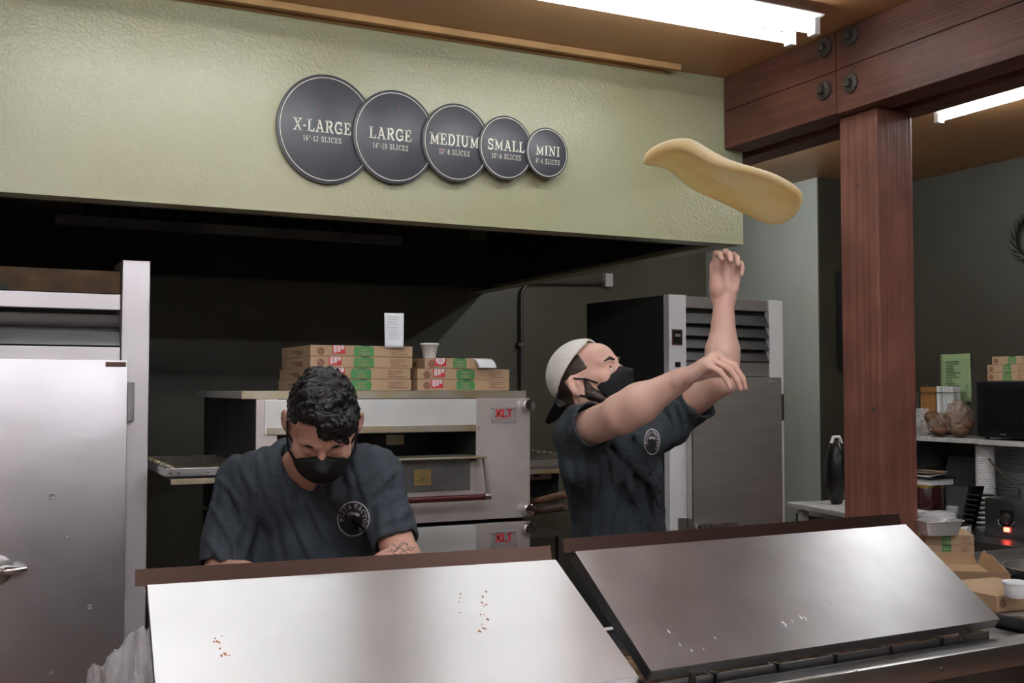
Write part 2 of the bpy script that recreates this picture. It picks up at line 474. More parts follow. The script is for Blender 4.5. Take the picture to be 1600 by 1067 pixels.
GL = {
    'X': (.92, [_st((.16, .97), (.76, .03)), _st((.76, .97), (.16, .03), t=TN), _sf(0, .34, .05), _sf(.56, .92, .05), _sf(0, .36, .95), _sf(.58, .92, .95)]),
    '-': (.36, [_st((.03, .42), (.33, .42), t=.12)]),
    'L': (.76, [_st((.2, 0), (.2, 1)), _sf(0, .42, .95), _sf(0, .76, .05), _st((.71, 0), (.71, .3), t=TN)]),
    'A': (.96, [_st((.16, .02), (.46, .98), t=TN), _st((.46, 1), (.80, .02)), _st((.24, .34), (.68, .34), t=TS), _sf(0, .32, .05), _sf(.62, .96, .05), _sf(.28, .50, .95)]),
    'R': (.90, [_st((.2, 0), (.2, 1)), (arc(.46, .73, .24, .22, 90, -90), TK), _st((.2, .95), (.48, .95), t=TS), _st((.2, .50), (.48, .50), t=TS), _st((.46, .50), (.74, .05)), _sf(0, .4, .05), _sf(.64, .9, .05), _sf(0, .3, .95)]),
    'G': (.92, [(arc(.46, .5, .37, .44, 55, 335, 22), .15), _st((.80, .05), (.80, .44), t=.14), _sf(.52, .92, .42), _st((.74, .66), (.74, .98), t=TN)]),
    'E': (.80, [_st((.2, 0), (.2, 1)), _sf(0, .74, .95), _sf(0, .80, .05), _sf(.2, .54, .5), _st((.69, .70), (.69, 1), t=TN), _st((.75, 0), (.75, .3), t=TN), _st((.52, .38), (.52, .62), t=TN)]),
    'M': (1.12, [_st((.2, 0), (.2, 1), t=TN), _st((.92, 0), (.92, 1)), _st((.2, .98), (.56, .12)), _st((.56, .12), (.92, .98), t=TN), _sf(0, .38, .05), _sf(.74, 1.12, .05), _sf(0, .26, .95), _sf(.86, 1.12, .95)]),
    'D': (.92, [_st((.2, 0), (.2, 1)), (arc(.40, .5, .40, .45, 90, -90, 14), TK), _sf(0, .44, .95), _sf(0, .44, .05)]),
    'I': (.44, [_st((.22, 0), (.22, 1)), _sf(0, .44, .05), _sf(0, .44, .95)]),
    'U': (.98, [_st((.2, .36), (.2, 1)), _st((.78, .36), (.78, 1), t=TN), (arc(.49, .36, .29, .30, 180, 360, 14), .14), _sf(0, .4, .95), _sf(.6, .98, .95)]),
    'S': (.74, [(arc(.37, .73, .26, .22, 40, 270, 14) + arc(.37, .27, .28, .23, 90, -140, 14), .14), _st((.62, .70), (.62, .98), t=TN), _st((.09, .02), (.09, .30), t=TN)]),
    'N': (1.0, [_st((.2, 0), (.2, 1), t=TN), _st((.80, 0), (.80, 1), t=TN), _st((.2, .98), (.80, .03)), _sf(0, .38, .05), _sf(0, .24, .95), _sf(.62, 1.0, .95)]),
    'C': (.86, [(arc(.46, .5, .37, .44, 50, 315, 22), .15), _st((.74, .66), (.74, .98), t=TN)]),
    'P': (.82, [_st((.2, 0), (.2, 1)), (arc(.46, .70, .26, .25, 90, -90), TK), _st((.2, .95), (.48, .95), t=TS), _st((.2, .46), (.48, .46), t=TS), _sf(0, .42, .05), _sf(0, .3, .95)]),
    'Z': (.78, [_sf(.04, .74, .95), _sf(.02, .78, .05), _st((.66, .95), (.12, .05)), _st((.09, .68), (.09, 1), t=TN), _st((.73, 0), (.73, .3), t=TN)]),
    'F': (.76, [_st((.2, 0), (.2, 1)), _sf(0, .74, .95), _sf(.2, .54, .48), _sf(0, .42, .05), _st((.69, .68), (.69, 1), t=TN), _st((.52, .36), (.52, .6), t=TN)]),
    'T': (.84, [_st((.42, 0), (.42, 1)), _sf(.02, .82, .95), _sf(.2, .64, .05), _st((.06, .68), (.06, 1), t=TN), _st((.78, .68), (.78, 1), t=TN)]),
    'O': (.94, [(arc(.47, .5, .38, .44, 0, 360, 26), .15)]),
    'V': (.92, [_st((.14, .98), (.46, .04)), _st((.46, .04), (.78, .98), t=TN), _sf(0, .32, .95), _sf(.62, .92, .95)]),
    'Y': (.92, [_st((.14, .98), (.46, .42)), _st((.78, .98), (.46, .42), t=TN), _st((.46, 0), (.46, .45)), _sf(.26, .66, .05), _sf(0, .3, .95), _sf(.62, .92, .95)]),
    '0': (.70, [(arc(.35, .5, .26, .44, 0, 360, 22), .14)]),
    '1': (.46, [_st((.25, 0), (.25, 1)), _sf(.04, .46, .05), _st((.25, .93), (.04, .80), t=TN)]),
    '2': (.68, [(arc(.34, .70, .25, .24, 160, -30, 12) + [(.10, .08)], .13), _sf(.04, .66, .06)]),
    '4': (.70, [_st((.48, 0), (.48, 1), t=.15), _st((.48, .97), (.06, .30), t=TN), _sf(.03, .69, .28), _sf(.34, .64, .05)]),
    '5': (.66, [_sf(.14, .60, .94), _st((.14, .95), (.12, .54), t=TN), (arc(.32, .32, .25, .27, 130, -150, 14), .13)]),
    '6': (.68, [(arc(.34, .30, .25, .25, 0, 360, 18), .13), (arc(.50, .30, .41, .64, 95, 180, 10), .13)]),
    '8': (.66, [(arc(.33, .27, .25, .23, 0, 360, 18), .13), (arc(.33, .74, .21, .21, 0, 360, 18), .13)]),
    '9': (.68, [(arc(.34, .70, .25, .25, 0, 360, 18), .13), (arc(.18, .70, .41, .64, -85, 0, 10), .13)]),
    '"': (.34, [_st((.08, .98), (.10, .66), t=.09), _st((.24, .98), (.26, .66), t=.09)]),
    "'": (.2, [_st((.08, .98), (.10, .66), t=.10)]),
    ' ': (.36, []),
}


def text_width(s, gap=.14):
    return sum(GL[c][0] + gap for c in s) - gap


def ribbon(mb, pts, t, fn):
    n = len(pts)
    P = [Vector((p[0], p[1])) for p in pts]
    closed = (P[0] - P[-1]).length < 1e-4 and n > 3
    L, Rr = [], []
    for i in range(n):
        a = P[i - 1] if i > 0 else (P[-2] if closed else None)
        c = P[i + 1] if i < n - 1 else (P[1] if closed else None)
        d = Vector((0, 0))
        if a is not None:
            d += (P[i] - a).normalized()
        if c is not None:
            d += (c - P[i]).normalized()
        d = d.normalized() if d.length > 1e-6 else Vector((1, 0))
        nn = Vector((-d.y, d.x)) * t / 2
        L.append(P[i] + nn)
        Rr.append(P[i] - nn)
    vs = [fn(p.x, p.y) for p in L] + [fn(p.x, p.y) for p in Rr]
    mb.add(vs, [(i, i + n, i + 1 + n, i + 1) for i in range(n - 1)])


def subdiv(pts, step=.12):
    out = [pts[0]]
    for a, b in zip(pts[:-1], pts[1:]):
        k = max(1, int(math.hypot(b[0] - a[0], b[1] - a[1]) / step))
        out += [(a[0] + (b[0] - a[0]) * j / k, a[1] + (b[1] - a[1]) * j / k) for j in range(1, k + 1)]
    return out


def text(mb, s, fn, width=None, height=None, gap=.14, fat=1.0, fine=False, sx=1.0):
    """centred text; fn(u, v) places it in metres. width fixes the run, height the capitals"""
    w = text_width(s, gap)
    if width and height:
        ku, kv = width / w, height
    elif width:
        ku = kv = width / w
    else:
        ku = kv = height
    x = -w / 2
    for ch in s:
        gw, strokes = GL[ch]
        for pts, t in strokes:
            if fine:
                pts = subdiv(pts)
            ribbon(mb, pts, t * fat, lambda u, v, x=x: fn((x + u) * ku, (v - .5) * kv))
        x += gw + gap


def disc(mb, r, fn, n=48, r0=0.0, rings=1):
    vs, fs = [], []
    rs = [r0 + (r - r0) * i / rings for i in range(rings + 1)]
    for q in rs:
        vs += [fn(q * math.cos(2 * math.pi * k / n), q * math.sin(2 * math.pi * k / n)) for k in range(n)]
    for i in range(rings):
        fs += [(i * n + k, i * n + (k + 1) % n, (i + 1) * n + (k + 1) % n, (i + 1) * n + k) for k in range(n)]
    mb.add(vs, fs)


def rect(mb, u0, v0, u1, v1, fn):
    mb.add([fn(u0, v0), fn(u1, v0), fn(u1, v1), fn(u0, v1)], [(0, 1, 2, 3)])


# ---------------------------------------------------------------- the five size signs on the soffit
SIGNS = [('X-LARGE', '16"-12 SLICES', 511, 202, .406, .236, .156, -.020, 'largest of the five, leftmost'),
         ('LARGE', '14"-10 SLICES', 617, 214, .356, .182, .153, -.020, 'second largest of the five'),
         ('MEDIUM', "12'-8 SLICES", 713, 223, .305, .222, .138, -.010, 'middle one of the five'),
         ('SMALL', "10'-6 SLICES", 790.5, 231, .254, .175, .138, 0.0, 'second smallest of the five'),
         ('MINI', "8'-4 SLICES", 854.5, 239, .203, .117, .117, 0.002, 'smallest of the five, rightmost')]
for i, (a, b_, px, py, dia, w1, w2, off, which) in enumerate(SIGNS):
    y = YS - 0.016 - 0.010 * i
    c = at(px, py, 1, y)
    t = thing('pizza_size_sign', f'round slate grey {a} pizza size sign, {which}', 'sign', c, 0, 'round pizza size signs')
    r = dia / 2
    t.scale = (.925, 1, 1)
    MB().lathe([(r - .001, 0.005), (r, 0.004), (r, -0.003), (r - .0015, -0.004)], (0, 0, 0), 72, 'y').build('board', M['slate'], t, True)
    MB().lathe([(r * 1.004, 0.0045), (r * 1.004, -0.0025)], (0, 0, 0), 72, 'y').build('edge_band', M['slate_edge'], t, True)
    if i == 0:
        MB().lathe([(0.03, 0.006), (0.03, 0.0155)], (0, 0, 0), 12, 'y').build('standoff', M['iron'], t)
    f = lambda u, v: (u, -0.0048, v)
    g = MB()
    disc(g, r * .945, f, 96, r * .945 - .0024)
    g.build('border_line', M['cream'], t)
    g = MB()
    h1 = .046 if i < 3 else (.043 if i == 3 else .040)
    text(g, a, lambda u, v: f(u + off, v + .008), width=w1, height=h1, gap=.12)
    g.build('lettering', M['cream'], t)
    g = MB()
    text(g, b_, lambda u, v: f(u + off, v - .040 if i < 3 else v - .036), width=w2, height=.020, gap=.2, fat=.85)
    g.build('lettering', M['cream'], t)
    g = MB()
    for k in range(3 if i < 4 else 1):
        aa, rr = random.uniform(0, 6.28), random.uniform(.3, .8) * r
        disc(g, random.uniform(.002, .005), lambda u, v: (u * 1.3 + rr * math.cos(aa), -0.0046, v + rr * math.sin(aa)), 8)
    g.build('grease_spot', M['brown'], t, kind='stuff')

# ---------------------------------------------------------------- steel freezer on the left
fz = thing('reach_in_freezer', 'tall dented stainless freezer with white stile at the left edge', 'freezer', (-0.56, 4.40, 0), R(1.0))
WZ = 1.15
MB().box((0, 0.03, 0.10), (WZ, 0.85, 1.70), 0.004).build('body', M['freezer'], fz)
MB().box((0, 0.20, 1.70), (WZ - .10, 0.85, 2.0)).build('compressor_housing', M['sheet'], fz)
MB().box((WZ - .102, -0.012, 0.10), (WZ, 0.24, 2.094), 0.003).build('stile', M['freezer'], fz)
MB().box((-0.02, -0.012, 0.10), (0.06, 0.24, 2.094), 0.003).build('stile', M['freezer'], fz)
MB().box((0.062, 0.0, 1.700), (WZ - .105, 0.05, 1.758), 0.002).build('header_panel', M['freezer'], fz)
for k, (z0, z1, dy) in enumerate(((1.765, 1.832, 0.012), (1.838, 1.885, 0.020))):
    MB().hexa([(0.062, dy, z0), (WZ - .105, dy, z0), (WZ - .105, dy + .006, z0), (0.062, dy + .006, z0)],
              [(0.062, dy + .035, z1), (WZ - .105, dy + .035, z1), (WZ - .105, dy + .041, z1), (0.062, dy + .041, z1)]).build('grille_slat', M['steel'], fz)
MB().box((0.062, 0.012, 1.902), (WZ - .105, 0.05, 1.962), 0.002).build('top_panel', M['freezer'], fz)
bd = MB().box((0.04, 0.03, 1.966), (WZ - .106, 0.07, 2.052)).build('back_board', mat('stained_cardboard_board', (0.13, 0.075, 0.035), .7, var=.4, vscale=9), fz)
MB().box((0.57, 0.026, 1.966), (0.65, 0.0295, 1.988)).build('stamp', M['ink'], bd)
dr = MB().box((0.03, -0.066, 0.14), (WZ - .085, -0.014, 1.708), 0.004).build('door', M['freezer_door'], fz, True)
hd = MB().tube([(0.655, -0.078, .952), (0.66, -.100, .952), (0.70, -.108, .954), (0.725, -.105, .957)], [.016, .017, .014, .010], 14)
hd.box((0.58, -0.112, 0.938), (0.69, -0.086, 0.966), 0.010)
hd.build('handle', M['chrome'], dr, True)
MB().lathe([(.055, -.064), (.052, -.074), (.03, -.080)], (0.63, 0, .952), 24, 'y').build('handle_plate', M['steel'], dr, True)
for z in (1.55, .35):
    MB().box((WZ - .083, -0.05, z - .075), (WZ - .058, -0.014, z + .075), 0.003).build('hinge', M['darksteel'], dr)
MB().box((WZ - .165, -0.068, 1.682), (WZ - .092, -0.0655, 1.700), 0.0008).build('name_plate', M['flange'], dr)
g = MB()
for (px, py, s) in ((82, 776, .014), (140, 950, .010), (181, 1021, .012), (105, 838, .008), (80, 1052, .009)):
    q = at(px, py, 1, 4.335) - np.array([-0.56, 4.40, 0])
    MB().lathe([(s, 0.0), (s * .75, -0.0018), (s * .25, -0.0008)], (q[0], -0.0655, q[2]), 14, 'y').build('dent', M['freezer_door'], dr, True)

# ---------------------------------------------------------------- conveyor ovens
OX0, OX1, OY = 0.935, 2.084, 4.10


def oven(label, zb, zt, full):
    w, hh = OX1 - OX0, zt - zb
    o = thing('conveyor_oven', label, 'oven', (OX0, OY, zb), 0, 'stacked conveyor ovens')
    x0, x1 = 0.08, 0.902            # door opening
    zo0, zo1 = hh * 0.49, hh * 0.728
    b = MB()
    b.box((0, 0.012, 0.004), (w, 1.05, zo0 - .03))
    b.box((0, 0.012, zo1 + .02), (w, 1.05, hh - .002))
    b.box((0, 0.012, zo0 - .03), (x0, 1.05, zo1 + .02))
    b.box((x1, 0.012, zo0 - .03), (w, 1.05, zo1 + .02))
    b.box((x0, 0.5, zo0 - .03), (x1, 1.05, zo1 + .02))
    b.build('body', M['sheet'], o)
    fp = MB()
    fp.box((0, 0, 0.004), (w, 0.014, zo0), 0.002)
    fp.box((x1, 0, zo0), (w, 0.014, hh - .002), 0.002)
    fp.box((0, 0, zo0), (x0, 0.014, hh - .002), 0.002)
    fp.build('front_panel', M['oven'], o)
    MB().box((x0 - .05, -0.006, zo1), (x1 - .002, 0.012, hh - .004), 0.002).build('upper_panel', M['oven_hood'], o)
    MB().box((x0 - .04, -0.010, zo1 + .002), (x1 - .004, -0.004, zo1 + .028), 0.001).build('drip_strip', M['grease'], o)
    MB().box((x0, 0.02, zo0 - .025), (x1, 0.5, zo0 - .02)).build('chamber_floor', M['flat_black'], o)
    # open flap: a shelf with curved bracket and a tube handle
    d = MB().box((x0, -0.075, zo0 + .012), (x1 + .015, 0.10, zo0 + .022), 0.003).build('flap', M['grease'], o)
    MB().box((x0, -0.008, 0.13), (x1 - .03, -0.001, zo0 + .008), 0.001).build('flap_skin', M['darksteel'], d)
    br = [(x1 + .012, -.070 - .030 * math.sin(a * 1.2), zo0 + .012 - .145 * a / 1.2) for a in np.linspace(0, 1.2, 8)]
    bk = MB()
    for p, q in zip(br[:-1], br[1:]):
        bk.hexa([(p[0] - .012, p[1] - .006, p[2]), (p[0], p[1] - .006, p[2]), (p[0], p[1] + .012, p[2]), (p[0] - .012, p[1] + .012, p[2])],
                [(q[0] - .012, q[1] - .006, q[2]), (q[0], q[1] - .006, q[2]), (q[0], q[1] + .012, q[2]), (q[0] - .012, q[1] + .012, q[2])])
    bk.build('bracket', M['steel'], d)
    zh = br[-1][2] - .006
    hh_ = MB().tube([(x0, br[-1][1], zh), (x1 - .006, br[-1][1], zh)], .0125, 14).build('handle', M['maroon'], d, True)
    MB().tube([(x1 - .008, br[-1][1], zh), (x1 + .016, br[-1][1], zh)], .0145, 14).build('handle_cap', M['chrome'], hh_, True)
    # warning label
    wl = MB().box((0.628, -0.0095, zo0 - .092), (0.700, -0.0085, zo0 - .028)).build('warning_label', M['yellow'], d)
    g = MB()
    f = lambda u, v: (0.664 + u * 1.2, -0.0098, zo0 - .060 + v * 1.2)
    ribbon(g, [(-.020, -.017), (0, .019), (.020, -.017), (-.020, -.017)], .0035, f)
    rect(g, -.008, -.011, .008, -.006, f)
    rect(g, -.006, -.003, .006, .000, f)
    g.build('warning_triangle', M['ink'], wl)
    # name plate with red lettering
    pl = MB().box((w - .181, -0.003, hh * .855 - .031), (w - .067, 0.001, hh * .855 + .035), 0.0008).build('name_plate', M['plate'], o)
    f = lambda u, v: (w - .124 + u * 1.28, -0.0034, hh * .855 + v * 1.3)
    g = MB()
    for u0, ch in ((-.0185, 'X'), (.003, 'L'), (.021, 'T')):
        st = {'X': [[(-.010, .5), (.010, -.5)], [(.010, .5), (-.010, -.5)]], 'L': [[(-.006, .5), (-.006, -.5)], [(-.009, -.42), (.009, -.42)]], 'T': [[(0, .5), (0, -.5)], [(-.011, .42), (.011, .42)]]}[ch]
        for s_ in st:
            ribbon(g, [(u0 + a, .007 + b_ * .026) for a, b_ in s_], .0072 if s_[0][1] != s_[1][1] else .0052, f)
    g.build('lettering', M['red'], pl)
    g = MB()
    for k, ch in enumerate('OVENS'):
        gw, strokes = GL[ch]
        for pts, t in strokes:
            if t == TS and ch not in 'EN':
                continue
            ribbon(g, [(-.026 + k * .0115 + a * .007, -.0165 + b_ * .006) for a, b_ in pts], t * .006, f)
    g.build('lettering', M['red'], pl)
    sc_ = MB()
    for u in (-.038, .038):
        for v in (-.018, .021):
            sc_.lathe([(.0028, -0.003), (.0028, -0.0045), (.0015, -0.005)], (w - .124 + u * 1.32, 0, hh * .855 + v * 1.3), 8, 'y')
    sc_.build('rivets', M['iron'], pl)
    for z in ((hh - .032, 0.036) if full else (hh - .030,)):
        MB().lathe([(.010, 0.0), (.011, -.012), (.0235, -.014), (.0245, -.018), (.0245, -.034), (.022, -.037), (.004, -.0362)], (w - .016, 0, z), 28, 'y').build('knob', M['chrome'], o, True)
    MB().lathe([(.006, 0.0), (.006, -.004), (.003, -.007)], (x1 + .008, 0, zo1 + .014), 12, 'y').build('screw', M['chrome'], o, True)
    return o


o1 = oven('upper stainless conveyor oven with red XLT plate and maroon handle, boxes on top', 1.060, 1.562, True)
o2 = oven('lower stainless conveyor oven with red XLT plate, under the other oven', 0.545, 1.050, True)
hh = .502
MB().box((-0.05, 0.03, hh), (OX1 - OX0 - .005, 1.0, hh + .028), 0.002).build('top_cap', M['oven_hood'], o1)
MB().box((-0.05, 0.024, hh - .001), (OX1 - OX0 - .005, 0.031, hh + .029), 0.001).build('cap_lip', M['grease'], o1)
pcs = MB()
MB().box((0.62, 0.30, .30), (0.70, 0.36, .345), .003).build('chamber_duct', M['grease'], o1)
# conveyor running out to the left
def conveyor(parent, xa, xb, z, bolts):
    MB().box((xa, 0.04, z - .030), (xb, 0.052, z), 0.001).build('conveyor_rail', M['steel'], parent)
    MB().box((xa, 0.80, z - .030), (xb, 0.812, z), 0.001).build('conveyor_rail', M['steel'], parent)
    if xb <= 0.1:
        MB().box((xa, 0.0525, z - .030), (xa + .010, 0.7995, z), 0.001).build('conveyor_end', M['steel'], parent)
    MB().box((xa + .02, 0.046, z - .060), (xb, 0.056, z - .040), 0.001).build('crumb_tray_edge', M['grease'], parent)
    MB().box((xa + .03, 0.058, z - .050), (xb, 0.79, z - .046)).build('crumb_tray', M['sheet'], parent)
    wb = MB()
    n = int((xb - xa - .03) / .013)
    for i in range(n):
        x = xa + .022 + i * .013
        path = [(x + (.0055 if k % 2 else -.0055), 0.062 + k * .021, z + .003 - (.006 if (k % 4) > 1 else 0)) for k in range(35)]
        wb.tube(path, .0013, 4, False)
    wb.build('wire_belt', M['grease'], parent, kind='stuff')
    rl = MB()
    for k in range(12):
        rl.lathe([(.011, 0), (.013, .006), (.011, .012)], (xa + .026 if xb <= .1 else xb - .03, 0.075 + k * .06, z - .004), 10, 'y')
    rl.tube([(xa + .026 if xb <= .1 else xb - .03, 0.055, z - .004), (xa + .026 if xb <= .1 else xb - .03, 0.80, z - .004)], .007, 8)
    rl.build('end_roller', M['grease'], parent, True)
    for x in bolts:
        MB().lathe([(.005, .04), (.005, .036), (.003, .033)], (xa + x, 0, z - .016), 10, 'y').build('bolt', M['chrome'], parent, True)
cz = at(300, 731, 1, OY + .04)[2] - 1.060
conveyor(o1, at(259, 735, 1, OY + .04)[0] - OX0, 0.02, cz, (.016, .045, .150))
conveyor(o1, OX1 - OX0 - .02, OX1 - OX0 + .36, cz - .012, ())
# drive box and switch plate to the right of the upper oven
cb = MB().box((OX1 - OX0 + .004, 0.30, .02), (OX1 - OX0 + .30, 0.62, .205), 0.004).build('drive_box', M['flat_black'], o1)
MB().box((OX1 - OX0 + .10, 0.28, .13), (OX1 - OX0 + .25, 0.30, .205), 0.002).build('switch_plate', M['darksteel'], cb)
MB().lathe([(.022, 0.0), (.020, -.012), (.010, -.014)], (OX1 - OX0 + .175, 0.28, .165), 18, 'y').build('dial', M['black'], cb, True)
MB().box((OX1 - OX0 + .020, 0.297, .062), (OX1 - OX0 + .080, 0.2995, .112)).build('data_sticker', M['paper'], cb)
# oven stand
st = thing('oven_stand', 'dark steel stand carrying the two stacked ovens', 'stand', (OX0, OY, 0))
for x in (0.03, OX1 - OX0 - .08):
    for y in (0.05, 0.95):
        MB().box((x, y, 0), (x + .05, y + .05, 0.50)).build('leg', M['darksteel'], st)
MB().box((0, 0.02, 0.50), (OX1 - OX0, 1.04, 0.543)).build('frame', M['darksteel'], st)

# two wooden peels leaning beside the oven
for k, (a, b_, lab) in enumerate((((834, 784, 4.65), (886, 772, 4.25), 'wooden peel handle beside the oven, upper of the two'),
                                  ((834, 799, 4.65), (884, 792, 4.25), 'wooden peel handle beside the oven, lower of the two'))):
    p, q = pt(*a), pt(*b_)
    d = (q - p) / np.linalg.norm(q - p)
    t = thing('pizza_peel', lab, 'pizza peel', (p[0], p[1], p[2]), 0, 'wooden peels')
    s = -d * .02
    e = q - p
    MB().tube([s, e * .5, e * .97, e], [.015, .015, .0155, .012], 12).build('handle', [wood('peel_wood', (.24, .115, .05), (.17, .075, .03), .5, 'y'), wood('dark_peel_wood', (.085, .045, .028), (.06, .03, .02), .5, 'y')][k], t, True)
    bl = -d * .02
    sd = np.cross(d, [0, 0, 1]); sd /= np.linalg.norm(sd)
    w_ = .07
    v = [bl + sd * .02, bl - d * .08 + sd * w_, bl - d * .34 + sd * w_, bl - d * .34 - sd * w_, bl - d * .08 - sd * w_, bl - sd * .02]
    MB().prism([(i, 0) for i in range(6)], lambda u, vv, ww: v[int(u)] + np.array([0, 0, ww]), .008).build('blade', M['trim'], t)
rk = thing('peel_rest', 'dark steel rest holding the peels beside the oven', 'rack', (2.11, 4.40, 0.0))
MB().box((0.0, 0, 0.93), (0.30, 0.40, 0.945)).build('shelf', M['darksteel'], rk)
for x in (0.0, 0.27):
    for y in (0.0, 0.37):
        MB().box((x, y, 0), (x + .03, y + .03, 0.93)).build('leg', M['darksteel'], rk)

# ---------------------------------------------------------------- pizza boxes
def pizza_box(label, c, w, d, hgt, rz, seal=-.205, seal_round=False, group='pizza boxes on the oven', logo=True, cat='pizza box'):
    """c = front left bottom corner; x right, y back"""
    t = thing('pizza_box', label, cat, c, rz, group)
    b = MB()
    b.box((0, 0.0, 0), (w, d, hgt - .002), 0.0015)
    b.build('tray', M['card'], t)
    MB().box((-.0015, -.0012, hgt * .0 + .004), (w + .0015, 0.0018, hgt), 0.0008).build('front_flap', M['card'], t)
    MB().box((-.001, 0.001, hgt - .003), (w + .001, d, hgt), 0.0008).build('lid', M['card'], t)
    MB().box((w * .53 - .016, -.0016, hgt - .0045), (w * .53 + .016, 0.006, hgt + .0006)).build('tab_slot', M['ink'], t)
    k = hgt / .048
    f = lambda u, v: (u, -.0022, v)
    g = MB()
    cx = w * .515
    poly = []
    for (a, b_) in ((-.042, .003), (-.046, .010), (-.047, .024), (-.045, .038), (-.040, .0455), (.040, .0455), (.045, .038), (.047, .024), (.046, .010), (.042, .003)):
        poly.append(f(cx + a * k * w / .42, b_ * k))
    g.add(poly, [tuple(range(len(poly)))])
    gb = g.build('green_badge', M['green'], t)
    g = MB()
    text(g, '1985', lambda u, v: (cx + u, -.0026, .014 * k + v), width=.047 * k, height=.0145 * k, gap=.16)
    g.build('lettering', M['card'], gb)
    g = MB()
    rect(g, cx - .024 * k, .032 * k, cx + .024 * k, .034 * k, lambda u, v: (u, -.0026, v))
    rect(g, cx - .012 * k, .0265 * k, cx + .012 * k, .0285 * k, lambda u, v: (u, -.0026, v))
    g.build('fine_print', M['card'], gb)
    g = MB()
    for i, ln in enumerate((.070, .066, .038, .080)):
        rect(g, w * .78, (.036 - .0085 * i) * k, w * .78 + ln * w / .46, (.0385 - .0085 * i) * k, f)
    g.build('fine_print', M['brown'], t)
    g = MB()
    lx = w * .095
    disc(g, .0165 * k, lambda u, v: f(lx + u, .022 * k + v), 20)
    lg = g.build('round_print', M['brown'], t)
    g = MB()
    disc(g, .0125 * k, lambda u, v: (lx + u, -.0025, .022 * k + v), 18, .0112 * k)
    for a in (20, 140, 260):
        ribbon(g, [((.002 + .008) * math.cos(R(a)) * k, .009 * math.sin(R(a)) * k), (0, 0)], .0018, lambda u, v: (lx + u, -.0025, .022 * k + v))
    g.build('round_print_line', M['card'], lg)
    if seal is not None:
        sx = seal
        g = MB()
        rect(g, sx, .012 * k, sx + .052, hgt + .0002, lambda u, v: (u, -.0028, v))
        sl = g.build('seal_sticker', M['red'], t)
        rect_b = MB()
        f2 = lambda u, v: (u, -.0031, v)
        if not seal_round:
            for i, wd in enumerate(('TAMP', 'EVID', 'SEAL')):
                u0 = sx + .005 + .0155 * i
                rect(rect_b, u0, .017 * k + .003 * i * i, u0 + .0125, hgt, f2)
            rect_b.build('seal_band', M['paper'], sl)
            g = MB()
            for i, wd in enumerate(('TAMP', 'EVID', 'SEAL')):
                u0 = sx + .005 + .0155 * i + .00625
                v0 = .017 * k + .003 * i * i
                text(g, wd, lambda u, v: (u0 - v, -.0034, (hgt + v0) / 2 + u), width=(hgt - v0) * .9, height=.0085, gap=.2)
            g.build('lettering', M['red'], sl)
        else:
            disc(rect_b, .020, lambda u, v: f2(sx + .026 + u, hgt - .006 + min(v, .006)), 26)
            rect_b.build('seal_disc', M['paper'], sl)
            g = MB()
            disc(g, .011, lambda u, v: (sx + .026 + u, -.0034, hgt - .010 + v), 20, .0085)
            disc(g, .0045, lambda u, v: (sx + .026 + u, -.0034, hgt - .010 + v), 12, .002)
            g.build('seal_print', M['red'], sl)
    # print on the left side panel
    g = MB()
    for i in range(3):
        rect(g, d * .25, (.024 - .007 * i) * k, d * (.62 - .08 * i), (.028 - .007 * i) * k, lambda u, v: (-.0012, u, v))
    g.build('side_print', M['brown'], t)
    return t


ZO = 1.592          # top of the oven cap
yb = OY + .045
def corner(px, py):
    return at(px, py, 1, yb)
hB = .0435
for i, (pxl, pxr, seal, rz, lab) in enumerate((
        (477, 642.0, .10, 0, 'kraft pizza box at the bottom of the left stack of four, behind the bowed head'),
        (479, 640.5, .10, 0, 'kraft pizza box second from the bottom of the left stack of four'),
        (485, 644.5, .072, 1.0, 'kraft pizza box third from the bottom of the left stack of four'),
        (485, 644.5, .086, 1.0, 'kraft pizza box on top of the left stack of four, receipt standing on it'))):
    a, b_ = corner(pxl, 600), corner(pxr, 600)
    pizza_box(lab, (a[0], yb, ZO + .0005 + i * (hB + .001)), b_[0] - a[0], .42, hB, R(rz), seal, False, 'pizza boxes in the left stack')
for i, (pxl, pxr, seal, rnd, lab) in enumerate((
        (652.5, 795, .058, False, 'kraft pizza box at the bottom of the right stack of three'),
        (652.5, 795, .066, False, 'kraft pizza box in the middle of the right stack of three'),
        (664, 768, .040, True, 'smaller kraft pizza box on top of the right stack, under the foam cup'))):
    a, b_ = corner(pxl, 600), corner(pxr, 600)
    pizza_box(lab, (a[0], yb, ZO + .0005 + i * (hB + .001)), b_[0] - a[0], .36, hB, 0, seal, rnd, 'pizza boxes in the right stack')

# receipts
ztop = ZO + 4 * (hB + .001)
p = corner(617, 540)
rc = thing('order_receipt', 'white paper receipt standing upright on the left box stack', 'receipt', (p[0], yb + .004, ztop), R(-3))
def sheet(fn, nu, nv, th, name, m, parent):
    vs, fs = [], []
    for s_ in (0, 1):
        for j in range(nv + 1):
            for i in range(nu + 1):
                vs.append(fn(i / nu, j / nv, th * s_))
    n = (nu + 1) * (nv + 1)
    for j in range(nv):
        for i in range(nu):
            a = j * (nu + 1) + i
            fs += [(a, a + 1, a + nu + 2, a + nu + 1), (n + a + nu + 1, n + a + nu + 2, n + a + 1, n + a)]
    for i in range(nu):
        fs += [(i + 1, i, n + i, n + i + 1), (nv * (nu + 1) + i, nv * (nu + 1) + i + 1, n + nv * (nu + 1) + i + 1, n + nv * (nu + 1) + i)]
    for j in range(nv):
        a, b2 = j * (nu + 1), (j + 1) * (nu + 1)
        fs += [(a, b2, n + b2, n + a), (a + nu, n + a + nu, n + b2 + nu, b2 + nu)]
    return MB().add(vs, fs).build(name, m, parent, 'all')
